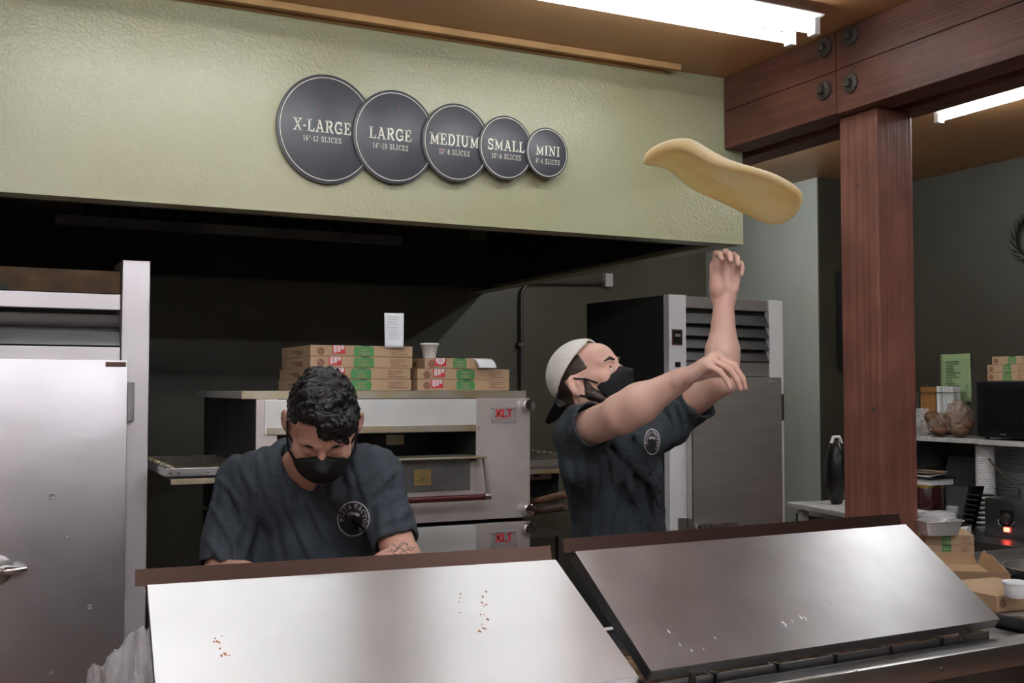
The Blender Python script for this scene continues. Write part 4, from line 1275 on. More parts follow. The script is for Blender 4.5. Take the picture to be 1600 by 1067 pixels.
q4 = at(1506, 869, 2, ZN)
def kbox(lab, c, w, d, h_, rz):
    return pizza_box(lab, c, w, d, h_, rz, None, group='pizza boxes on the side counter')
kb = R(-38)
cx_, sy_ = math.cos(kb), math.sin(kb)
w_ = .20
c_ = (q4[0] - w_ * cx_ + .030, q4[1] - w_ * sy_ - .02)
kbox('closed kraft box behind the right lid, lower of two under the foil tray', (c_[0], c_[1], ZN + .001), w_, .20, .038, kb)
kbox('closed kraft box behind the right lid, upper of two under the foil tray', (c_[0], c_[1], ZN + .040), w_, .20, .038, kb)
zf = ZN + .079
q5 = at(1464, 838, 2, zf)
fo = thing('foil_tray', 'crinkled foil tray with a clear cover on the two closed boxes', 'foil tray', (q5[0] + .045, q5[1] + .035, zf), R(-15))
vs, fs = [], []
n = 40
for (rx, ry, z) in ((.058, .040, 0), (.063, .045, .002), (.078, .058, .052), (.086, .066, .053), (.086, .066, .056), (.077, .057, .054), (.061, .043, .004), (.001, .001, .003)):
    for k in range(n):
        a = 2 * math.pi * k / n
        cxx, syy = math.copysign(abs(math.cos(a)) ** .5, math.cos(a)), math.copysign(abs(math.sin(a)) ** .5, math.sin(a))
        w = 1 + (.02 if k % 2 else 0)
        vs.append((rx * cxx * w, ry * syy * w, z))
for i in range(7):
    for k in range(n):
        fs.append((i * n + k, i * n + (k + 1) % n, (i + 1) * n + (k + 1) % n, (i + 1) * n + k))
MB().add(vs, fs).build('tray', M['foil'], fo, True)
b = blob((.072, .05, .02), 8, .1, 12, 20, True)
cv = b.build('clear_cover', M['plastic'], fo, False)
cv.location = (0, 0, .050)

# ---------------------------------------------------------------- smooth solids for the people
class Solid:
    def __init__(s, lo, hi, h):
        s.lo, s.h = np.array(lo, float), h
        s.n = np.ceil((np.array(hi) - s.lo) / h).astype(int) + 1
        s.a = np.full(s.n, .2, np.float32)

    def sub(s, lo, hi):
        i0 = np.clip(np.floor((np.array(lo) - s.lo) / s.h).astype(int), 0, s.n - 1)
        i1 = np.clip(np.ceil((np.array(hi) - s.lo) / s.h).astype(int) + 1, 1, s.n)
        sl = tuple(slice(a, b) for a, b in zip(i0, i1))
        ax = [(s.lo[k] + s.h * np.arange(i0[k], i1[k])).astype(np.float32) for k in range(3)]
        return sl, ax[0][:, None, None], ax[1][None, :, None], ax[2][None, None, :]

    def op(s, fn, lo, hi, k=.01, mode='u'):
        pad = .03 + k
        sl, X, Y, Z = s.sub(np.array(lo) - pad, np.array(hi) + pad)
        a = s.a[sl]
        if a.size == 0:
            return s
        d = fn(X, Y, Z).astype(np.float32)
        sg = 1
        if mode == 's':
            a = -a
            sg = -1
        k = max(k, 1e-4)
        hh_ = np.clip(.5 + .5 * (a - d) / k, 0, 1)
        s.a[sl] = sg * (a * (1 - hh_) + d * hh_ - k * hh_ * (1 - hh_))
        return s

    def cap(s, a, b, ra, rb=None, k=.01, mode='u', flat=None):
        a, b = np.array(a, float), np.array(b, float)
        rb = ra if rb is None else rb
        ab = b - a
        L2 = float(ab @ ab) + 1e-12
        r = max(ra, rb)

        def fn(X, Y, Z):
            dx, dy, dz = X - a[0], Y - a[1], Z - a[2]
            t_ = (dx * ab[0] + dy * ab[1] + dz * ab[2]) / L2
            t = np.clip(t_, 0, 1)
            d = np.sqrt((dx - t * ab[0]) ** 2 + (dy - t * ab[1]) ** 2 + (dz - t * ab[2]) ** 2) - (ra + t * (rb - ra))
            if flat:
                d = np.maximum(d, (t_ - 1) * math.sqrt(L2))
            return d
        return s.op(fn, np.minimum(a, b) - r, np.maximum(a, b) + r, k, mode)

    def ell(s, c, rad, ax=np.eye(3), k=.01, mode='u', cut=None):
        c, rad = np.array(c, float), np.array(rad, float)

        def fn(X, Y, Z):
            q = [((X - c[0]) * ax[i][0] + (Y - c[1]) * ax[i][1] + (Z - c[2]) * ax[i][2]) for i in range(3)]
            k0 = np.sqrt(sum((q[i] / rad[i]) ** 2 for i in range(3)))
            k1 = np.sqrt(sum((q[i] / rad[i] ** 2) ** 2 for i in range(3))) + 1e-9
            d = k0 * (k0 - 1) / k1
            if cut is not None:
                d = np.maximum(d, cut(*q))
            return d
        e = np.sqrt(sum((np.abs(np.array(ax[i])) * rad[i]) ** 2 for i in range(3)))
        return s.op(fn, c - e, c + e, k, mode)

    def shape(s, fn):
        """add fn(points) to the field near the surface"""
        m = np.abs(s.a) < .05
        p = np.argwhere(m) * s.h + s.lo
        s.a[m] += fn(p).astype(np.float32)
        return s

    def mesh(s, name, m, parent=None, org=(0, 0, 0), smooth_it=1):
        a = s.a
        S_ = a < 0
        cnt = np.zeros(tuple(s.n - 1), np.int8)
        offs = [(i, j, k) for i in (0, 1) for j in (0, 1) for k in (0, 1)]
        nx, ny, nz = s.n
        for (i, j, k) in offs:
            cnt += S_[i:nx - 1 + i, j:ny - 1 + j, k:nz - 1 + k]
        mk = (cnt > 0) & (cnt < 8)
        idx = np.full(mk.shape, -1, np.int64)
        cells = np.argwhere(mk)
        idx[mk] = np.arange(len(cells))
        val = {o: a[cells[:, 0] + o[0], cells[:, 1] + o[1], cells[:, 2] + o[2]] for o in offs}
        acc = np.zeros((len(cells), 3))
        num = np.zeros(len(cells))
        for o in offs:
            for ax in range(3):
                if o[ax] == 0:
                    o2 = tuple(1 if q == ax else o[q] for q in range(3))
                    v0, v1 = val[o], val[o2]
                    cr = (v0 < 0) != (v1 < 0)
                    t = np.where(cr, v0 / np.where(cr, v0 - v1, 1), 0)
                    pnt = np.tile(np.array(o, float), (len(cells), 1))
                    pnt[:, ax] = t
                    acc += pnt * cr[:, None]
                    num += cr
        V = (cells + acc / num[:, None]) * s.h + s.lo
        F = []
        for ax in range(3):
            b1, b2 = (ax + 1) % 3, (ax + 2) % 3
            lo = [slice(None)] * 3
            hi = [slice(None)] * 3
            lo[ax], hi[ax] = slice(0, -1), slice(1, None)
            ch = S_[tuple(lo)] != S_[tuple(hi)]
            e = np.argwhere(ch)
            e = e[(e[:, b1] > 0) & (e[:, b2] > 0) & (e[:, b1] < s.n[b1] - 1) & (e[:, b2] < s.n[b2] - 1)]
            ins = S_[e[:, 0], e[:, 1], e[:, 2]]
            u = np.zeros(3, int); u[b1] = 1
            w = np.zeros(3, int); w[b2] = 1
            g = lambda q: idx[q[:, 0], q[:, 1], q[:, 2]]
            q = np.stack([g(e - u - w), g(e - w), g(e), g(e - u)], 1)
            q[~ins] = q[~ins][:, ::-1]
            F.append(q)
        F = np.concatenate(F)
        F = F[(F >= 0).all(1)]
        for _ in range(smooth_it):
            sm = np.zeros_like(V)
            c = np.zeros(len(V))
            for i in range(4):
                x, y = F[:, i], F[:, (i + 1) % 4]
                np.add.at(sm, x, V[y]); np.add.at(c, x, 1)
                np.add.at(sm, y, V[x]); np.add.at(c, y, 1)
            V = V * .5 + .5 * sm / np.maximum(c, 1)[:, None]
        V = V - np.array(org)
        me = bpy.data.meshes.new(name)
        me.vertices.add(len(V)); me.vertices.foreach_set('co', V.ravel())
        me.loops.add(F.size); me.loops.foreach_set('vertex_index', F.ravel())
        me.polygons.add(len(F))
        me.polygons.foreach_set('loop_start', np.arange(0, F.size, 4))
        me.polygons.foreach_set('use_smooth', np.ones(len(F), bool))
        me.update(calc_edges=True)
        me.validate()
        me.materials.append(m)
        o = bpy.data.objects.new(name, me)
        COL.objects.link(o)
        if parent:
            o.parent = parent
        return o


def unit(v):
    v = np.array(v, float)
    return v / np.linalg.norm(v)


def waves(seed, n, kdir, kmag, spread):
    r_ = np.random.default_rng(seed)
    ks = np.array([unit(np.array(kdir) + r_.normal(0, spread, 3)) * kmag * r_.uniform(.6, 1.5) for _ in range(n)])
    ph = r_.uniform(0, 6.28, n)
    return lambda p: sum(np.sin(p @ k + a) for k, a in zip(ks, ph)) / n


class Frame:
    """head frame: x to the person's right, y forward, z up"""
    def __init__(s, o, f, up=(0, 0, 1), sc=1.0):
        s.o, s.sc = np.array(o, float), sc
        s.f = unit(f)
        s.r = unit(np.cross(s.f, up))
        s.u = np.cross(s.r, s.f)
        s.ax = np.array([s.r, s.f, s.u])

    def __call__(s, x, y, z):
        return s.o + (s.r * x + s.f * y + s.u * z) * s.sc


def head(g, H, jaw=1.0, shut=False, ear=0.0):
    c = H.sc
    E = lambda x, y, z, a, b, d, k=.012, mode='u', **kw: g.ell(H(x, y, z), np.array((a, b, d)) * c, H.ax, k, mode, **kw)
    Cp = lambda p, q, ra, rb, k=.01, mode='u': g.cap(H(*p), H(*q), ra * c, rb * c, k, mode)
    E(0, -.012, .036, .075, .097, .086)
    E(0, .022, -.030, .063 * jaw, .074, .088, .03)
    E(0, .066, -.100, .030, .026, .024, .02)
    for s_ in (-1, 1):
        Cp((s_ * .056 * jaw, -.012, -.045), (s_ * .024, .062, -.098), .022, .020, .02)
        E(s_ * .042, .062, -.022, .026, .024, .024, .018)
        Cp((s_ * .014, .091, .024), (s_ * .046, .076, .022), .010, .009, .012)
    E(0, .060, .052, .056, .032, .036, .025)
    for s_ in (-1, 1):
        E(s_ * .031, .100, .002, .020, .017, .0125, .010, 's')
        E(s_ * .031, .0795, .001, .0165, .0125, .0135, .004)
        if shut:
            E(s_ * .031, .0800, .000, .0165, .0130, .0130, .004)
        else:
            E(s_ * .031, .094, -.001, .0135, .009, .0055, .003, 's')
    Cp((0, .088, .016), (0, .112, -.030), .0085, .0125, .010)
    for s_ in (-1, 1):
        E(s_ * .012, .103, -.035, .009, .011, .008, .006)
    Cp((-.020, .088, -.064), (.020, .088, -.064), .008, .008, .008)
    Cp((-.016, .086, -.075), (.016, .086, -.075), .008, .008, .006)
    for s_ in (-1, 1):
        ex = np.array([unit(H.r * 1.0 + H.f * s_ * .45), unit(H.f * 1.0 - H.r * s_ * .45), H.u])
        g.ell(H(s_ * (.080 + ear), -.016, -.004), np.array((.009, .021, .034)) * c, ex, .006)
        g.ell(H(s_ * (.091 + ear), -.012, .001), np.array((.007, .011, .020)) * c, ex, .004, 's')
        g.ell(H(s_ * (.082 + ear * .6), -.004, -.008), np.array((.006, .006, .010)) * c, ex, .004)


def hand(g, w, d, n, right, curls, thumb, spread=.16, sc=1.0):
    """w wrist, d towards the knuckles, n palm normal"""
    d = unit(d)
    n = unit(np.array(n) - d * (np.array(n) @ d))
    s_ = np.cross(d, n) if right else np.cross(n, d)      # towards the thumb
    spec = ((.031, .090, (.044, .027, .022), .0088), (.0105, .094, (.048, .031, .023), .0090), (-.0100, .090, (.045, .029, .022), .0086), (-.030, .081, (.035, .022, .020), .0078))
    w = np.array(w, float)
    for i, (lat, pl, seg, r) in enumerate(spec):
        kn = w + (d * pl + s_ * lat) * sc
        g.cap(w + s_ * lat * .62 * sc, kn, .0155 * sc, .0125 * sc, .012)
        g.cap(w + (s_ * lat * .8 + d * .03 + n * .006) * sc, kn + n * .003, .013 * sc, .010 * sc, .010)
        dd = unit(d + s_ * (lat * spread * 30))
        p, ang = kn, 0.0
        for j, L in enumerate(seg):
            ang += R(curls[i][j])
            v = dd * math.cos(ang) + n * math.sin(ang)
            q = p + v * L * sc
            g.cap(p, q, r * sc * (1 - .06 * j), r * sc * (.95 - .09 * j), .004)
            p = q
    # thumb leaves the side of the palm near its base
    t0 = w + (d * .022 + s_ * .024 + n * .006) * sc
    g.ell(w + (d * .036 + s_ * .022 + n * .012) * sc, np.array((.028, .018, .017)) * sc, np.array([d, s_, n]), .012)
    out, fwd_, inn = thumb
    t1 = t0 + unit(d * fwd_ + s_ * out + n * inn * .6) * .040 * sc
    t2 = t1 + unit(d * (fwd_ + .35) + s_ * (out * .45) + n * inn) * .032 * sc
    t3 = t2 + unit(d * (fwd_ + .5) + s_ * (out * .1) + n * inn * 1.2) * .025 * sc
    g.cap(t0, t1, .0145 * sc, .0115 * sc, .012)
    g.cap(t1, t2, .0112 * sc, .0105 * sc, .005)
    g.cap(t2, t3, .0105 * sc, .0085 * sc, .004)


def on_surface(obj, org, name, m, parts, parent, off):
    """lay flat print on a cloth mesh: parts = list of callables fn(mb, place)"""
    pass


def bvh_of(o):
    me = o.data
    return BVHTree.FromPolygons([v.co for v in me.vertices], [tuple(p.vertices) for p in me.polygons])


def emblem(shirt, org, px, py, r, up_hint, parent, normal=None, spin=0.0, sq=1.0):
    bv = bvh_of(shirt)
    o = Vector(C0 - np.array(org))
    hit, nrm, _, _ = bv.ray_cast(o, Vector(ray(px, py)).normalized())
    if hit is None:
        return
    acc = Vector((0, 0, 0))
    for (a, b_) in ((0, 0), (15, 0), (-15, 0), (0, 15), (0, -15), (10, 10), (-10, -10)):
        h2, n2, _, _ = bv.ray_cast(o, Vector(ray(px + a, py + b_)).normalized())
        if n2 is not None and (h2 - hit).length < .035:
            acc += n2
    nrm = Vector(normal).normalized() if normal is not None else acc.normalized()
    up = Vector(up_hint)
    up = (up - nrm * up.dot(nrm)).normalized()
    rt = up.cross(nrm)

    def place(lift):
        def f(u, v):
            cs, sn = math.cos(spin), math.sin(spin)
            u, v = u * cs - v * sn, u * sn + v * cs
            p = hit + rt * u * sq + up * v + nrm * .25
            h2, n2, _, dist = bv.ray_cast(p, -nrm)
            if h2 is None or dist > .36:
                h2 = hit + rt * u * sq + up * v
            return h2 + nrm * lift
        return f
    g = MB()
    disc(g, r, place(.0010), 40, 0.0004, 8)
    em = g.build('chest_emblem', M['logo_black'], parent, True, auto=False)
    g = MB()
    disc(g, r, place(.0016), 60, r * .92, 1)
    g.build('emblem_ring', M['logo'], em)
    g = MB()
    f = place(.0016)
    word = 'PIZZA FACTORY'
    tot = text_width(word, .18)
    x = 0
    hL = r * .24
    a0, a1 = R(190), R(-62)
    for ch in word:
        gw, strokes = GL[ch]
        for pts, t in strokes:
            def pol(u, v, x=x):
                a = a0 + (a1 - a0) * (x + u) / tot
                q = r * .60 + v * hL
                return f(q * math.cos(a), q * math.sin(a))
            ribbon(g, subdiv(pts, .25), t * 1.25, pol)
        x += gw + .18
    g.build('emblem_lettering', M['logo'], em)
    g = MB()
    disc(g, r * .20, lambda u, v: f(u * 1.15 - r * .16, v * .55 + r * .30 + .12 * u), 16, .0003, 2)
    disc(g, r * .20, lambda u, v: f(u * .9 + r * .22, v * .48 + r * .26 - .25 * u), 16, .0003, 2)
    g.build('emblem_dough', M['logo'], em)
    return em


FH = unit([math.sin(YAW), math.cos(YAW), 0])       # straight ahead of the camera, level
ZU = np.array([0, 0, 1.0])


def legs(root, org, hip, g_, lat, foot_gap, drop=.0):
    """trousers and shoes under the shirt"""
    lo = np.array([hip[0] - .45, hip[1] - .45, .05])
    hi = np.array([hip[0] + .45, hip[1] + .45, hip[2] + .16])
    T = Solid(lo, hi, .012)
    T.ell(hip + ZU * .02, (.165, .125, .14), np.array([lat, g_, ZU]), .03)
    for s_ in (-1, 1):
        a = hip + lat * s_ * .088 - ZU * .04
        k = np.array([*(hip + lat * s_ * foot_gap + g_ * .05)[:2], .50])
        f = np.array([*(hip + lat * s_ * foot_gap * 1.05 - g_ * .01)[:2], .12])
        T.cap(a, k, .088, .062, .03)
        T.cap(k, f, .062, .052, .02)
    T.mesh('trousers', M['trousers'], root, org)
    for s_ in (-1, 1):
        f = np.array([*(hip + lat * s_ * foot_gap * 1.05 - g_ * .02)[:2], 0])
        Sh = Solid(f - np.array([.22, .22, .01]), f + np.array([.22, .22, .16]), .009)
        Sh.cap(f + ZU * .045 - g_ * .03, f + ZU * .04 + g_ * .15, .044, .038, .01)
        Sh.cap(f + ZU * .06, f + ZU * .13, .045, .048, .03)
        Sh.op(lambda X, Y, Z: (0 * X + 0 * Y + Z - .004), f - np.array([.22, .22, .01]), f + np.array([.22, .22, .004]), .001, 's')
        Sh.mesh('shoe', M['black'], root, org)


def add_folds(Sx, org, lines, r=.006, k=.012, sink=.003):
    """raise creases on a cloth solid along traced lines"""
    tmp = Sx.mesh('tmp', M['shirt'], None, org, 1)
    bv = bvh_of(tmp)
    me = tmp.data
    bpy.data.objects.remove(tmp)
    bpy.data.meshes.remove(me)
    for ln in lines:
        rr = r
        if isinstance(ln[-1], float):
            rr, ln = ln[-1], ln[:-1]
        P = []
        for p in subdiv(ln, 9):
            h_, n_, _, _ = bv.ray_cast(Vector(C0 - org), Vector(ray(*p)).normalized())
            if h_ is not None:
                P.append(np.array(h_ - n_ * sink) + org)
        n = len(P)
        for i in range(n - 1):
            if np.linalg.norm(P[i + 1] - P[i]) < .06:
                w0, w1 = math.sin(math.pi * (i + .5) / (n + .5)), math.sin(math.pi * (i + 1.5) / (n + .5))
                Sx.cap(P[i], P[i + 1], rr * (.35 + .65 * max(w0, 0)), rr * (.35 + .65 * max(w1, 0)), k)


# ---------------------------------------------------------------- man with bowed head
def bowed_man():
    org = np.array([*pt(482, 900, 2.92)[:2], 0])
    f_h = unit(-FH * math.cos(R(6)) + RT * math.sin(R(6)))
    p_ = R(44)
    H = Frame(pt(504, 664, 2.60), f_h * math.cos(p_) - ZU * math.sin(p_) + RT * .04, ZU + RT * .02, 1.0)
    nb = pt(490, 712, 2.77)
    shR, shL = pt(382, 756, 2.84), pt(585, 744, 2.80)
    elR, elL = pt(346, 898, 2.72), pt(629, 876, 2.63)
    wrR, wrL = pt(440, 930, 2.48), pt(565, 925, 2.43)
    hip = pt(482, 955, 2.95)
    chest, belly = pt(484, 795, 2.86), pt(483, 890, 2.88)
    lat = unit(shR - shL); lat[2] = 0; lat = unit(lat)
    g_ = np.cross(ZU, lat); g_ = unit(g_)
    if g_ @ FH > 0:
        g_ = -g_
    AX = np.array([lat, g_, ZU])
    pts = np.array([shR, shL, elR, elL, wrR, wrL, hip, H.o])
    lo, hi = pts.min(0) - .17, pts.max(0) + .19
    B = Solid(lo, hi, .0040)
    head(B, H, 1.06, True, .007)
    B.cap(H(0, -.032, -.045), nb - ZU * .01, .058, .062, .03)
    B.ell(chest, (.150, .105, .17), AX, .03)
    B.ell(belly, (.145, .115, .18), AX, .03)
    for sh, el, wr, rt_ in ((shR, elR, wrR, True), (shL, elL, wrL, False)):
        B.cap(nb - ZU * .03, sh, .05, .05, .03)
        B.cap(sh, el, .050, .043, .02)
        B.cap(el, el + (wr - el) * .35, .044, .046, .02)
        B.cap(el + (wr - el) * .35, wr, .046, .029, .02)
        d = unit((wr - el) * np.array([1, 1, .35]) + RT * (.05 if rt_ else -.05))
        hand(B, wr, d, -ZU, rt_, [(25, 35, 20), (28, 38, 22), (30, 40, 22), (32, 40, 24)], (.55, .7, .4))
    body = B.mesh('person', M['skin'], None, org)
    body.location = org
    tag(body, 'broad man in slate tee and black mask bowing his head over the left lid', 'person')
    # shirt
    Sx = Solid(lo, hi + np.array([0, 0, -.05]), .0048)
    Sx.ell(chest, (.192, .132, .20), AX, .03)
    Sx.ell(belly, (.180, .150, .22), AX, .05)
    for sh, q_ in ((shR, 1), (shL, -1)):
        Sx.cap(nb + lat * q_ * .035 - ZU * .022, sh, .052, .068, .04)
    Sx.ell(pt(415, 760, 2.76), (.085, .06, .09), AX, .05)
    Sx.ell(pt(560, 752, 2.73), (.085, .06, .09), AX, .05)
    hems = []
    for sh, el, f0, r1 in ((shR, elR, .93, .066), (shL, elL, .80, .058)):
        e = sh + (el - sh) * f0
        dv = unit(el - sh)
        Sx.cap(sh, e, .072, r1, .035, flat=True)
        hems.append((e, dv, r1))
    wv1 = waves(3, 5, lat, 70, .25)
    wv2 = waves(9, 4, lat * .7 + ZU * .6, 48, .35)
    wv3 = waves(12, 4, lat, 150, .3)
    Sx.shape(lambda p: -.0052 * np.abs(wv1(p)) * 2 + .0045 - .0050 * wv2(p) - .0016 * wv3(p))
    add_folds(Sx, org, [[(300 + x / 3.14, 560 + y / 3.14) for x, y in l] for l in (
        [(225, 505), (265, 570), (305, 650), (310, 760)], [(370, 455), (385, 530), (405, 610)], [(425, 545), (455, 640), (490, 760), (540, 880), (590, 985)], [(320, 480), (350, 580), (380, 700)],
        [(705, 560), (690, 640), (700, 720)], [(755, 500), (765, 560), (785, 620)], [(815, 540), (835, 610), (860, 690)], [(870, 430), (890, 520), (895, 600)], [(790, 420), (800, 500), (810, 560)], [(560, 690), (620, 790), (660, 900)],
        [(1005, 545), (950, 590), (895, 650)], [(1045, 650), (980, 690), (900, 730)], [(1070, 740), (1000, 790), (925, 810)], [(1085, 810), (1030, 850), (950, 870)],
        [(130, 590), (190, 640), (240, 720), (255, 830)], [(90, 720), (150, 800), (200, 900), (215, 980)], [(300, 760), (290, 860), (260, 960)], [(60, 870), (110, 930), (150, 985)], [(440, 420), (450, 480), (440, 540)])], .0085, .009, .0015)
    for e, dv, r1 in hems:
        Sx.cap(e - dv * .025, e + dv * .06, r1 - .0095, r1 - .0095, .002, 's')
    nk_d = unit(H(0, -.032, -.045) - nb)
    Sx.cap(nb - nk_d * .07 + g_ * .012, nb + nk_d * .18 + g_ * .03, .073, .082, .006, 's')
    shirt = Sx.mesh('shirt', M['shirt'], body, org, 1)
    # ribbed collar
    cl = MB()
    ctr = nb - org + g_ * .012 - nk_d * .012
    a1 = lat
    a2 = unit(np.cross(nk_d, lat))
    cl.tube([ctr + (a1 * math.cos(t) + a2 * math.sin(t)) * .073 - nk_d * (.022 * (1 if (a2 @ g_) * math.sin(t) > 0 else .0) * abs(math.sin(t))) for t in np.linspace(0, 2 * math.pi, 48)], .0075, 8, False)
    cl.build('collar', M['shirt'], shirt, 'all')
    emblem(shirt, org, 552, 811, .0435, (0, 0, 1), shirt, -ray(552, 811), 0.0, .92)
    # hair
    Hr = Solid(H.o - .16, H.o + .16, .0034)
    hair_cut = lambda x, y, z: .062 - 0.88 * (.090 - y) - z
    Hr.ell(H(0, -.012, .036), (.083, .108, .099), H.ax, .004, cut=lambda x, y, z: (.034 - .92 * (.078 - y) - z) * .74)
    for (x, y, z, a, b_, c_) in ((-.030, .078, .088, .046, .026, .030), (.02, .062, .104, .045, .035, .024), (-.052, .062, .070, .026, .028, .036), (0, .02, .126, .052, .05, .02), (-.012, .093, .070, .026, .012, .020), (-.045, .086, .060, .020, .012, .022)):
        Hr.ell(H(x, y, z), (a, b_, c_), H.ax, .014)
    q1 = waves(21, 7, (1, 1, 1), 210, 1.2)
    q2 = waves(22, 6, (1, 0, 0), 420, 1.4)
    Hr.shape(lambda p: -.009 * np.abs(q1(p)) * 1.6 + .003 - .0035 * q2(p))
    Hr.mesh('hair', M['hair'], body, org, 0)
    # brows
    for s_ in (-1, 1):
        g = MB()
        g.tube([H(s_ * .016, .0985, .026) - org, H(s_ * .030, .0960, .0275) - org, H(s_ * .046, .083, .022) - org], [.002, .0035, .0015], 8)
        g.build('eyebrow', M['hair'], body, True)
    mask_on(H, body, org)
    # tattoo on the visible forearm
    bv = bvh_of(body)
    g = MB()
    rs = random.Random(3)
    for k in range(9):
        x0, y0 = rs.uniform(604, 634), rs.uniform(849, 866)
        path = []
        for j in range(7):
            h_, n_, _, _ = bv.ray_cast(Vector(C0 - org), Vector(ray(x0 + j * 2.4, y0 + 3 * math.sin(j * .9 + k))).normalized())
            if h_ is not None:
                path.append(h_ + n_ * .0003)
        if len(path) > 3:
            g.tube(path, .0012, 5)
    if g.v:
        g.build('tattoo', M['tattoo'], body)
    legs(body, org, hip - ZU * .02, g_, lat, .13)
    return body


def uv_ball(c, r, n=12, m=18):
    vs, fs = [], []
    for i in range(n + 1):
        for j in range(m):
            th, a = math.pi * i / n, 2 * math.pi * j / m
            vs.append((c[0] + r * math.sin(th) * math.cos(a), c[1] + r * math.sin(th) * math.sin(a), c[2] + r * math.cos(th)))
    for i in range(n):
        for j in range(m):
            fs.append((i * m + j, (i + 1) * m + j, (i + 1) * m + (j + 1) % m, i * m + (j + 1) % m))
    return vs, fs


def mask_on(H, body, org, top=-.014, fold=True):
    Mk = Solid(H.o - .17, H.o + .17, .0034)
    def cut(x, y, z):
        yh, zh = y + .030, z - .045
        return np.maximum(np.maximum(zh - (top + (yh - .10) * .34 + .014 * np.exp(-(x / .020) ** 2)), .038 + .25 * np.abs(zh + .03) - yh), -(zh + .132)) * .8
    Mk.ell(H(0, .030, -.045), (.0715, .088, .088), H.ax, .004, cut=cut)
    Mk.cap(H(0, .106, -.018), H(0, .117, -.030), .010, .016, .016)
    wv = waves(31, 5, H.u, 130, .25)
    Mk.shape(lambda p: -.0020 * wv(p))
    mk = Mk.mesh('face_mask', M['mask'], body, org, 1)
    for s_ in (-1, 1):
        for (a, b_) in (((.062, .046, -.028), (.083, -.010, .016)), ((.060, .045, -.088), (.083, -.014, -.036))):
            p0, p1 = H(s_ * a[0], a[1], a[2]) - org, H(s_ * b_[0], b_[1], b_[2]) - org
            mid = H(s_ * (a[0] + b_[0]) / 2 + s_ * .008, (a[1] + b_[1]) / 2 + .006, (a[2] + b_[2]) / 2 + .003) - org
            MB().tube([p0, mid, p1], .0028, 8).build('ear_loop', M['mask'], mk, True)
    return mk


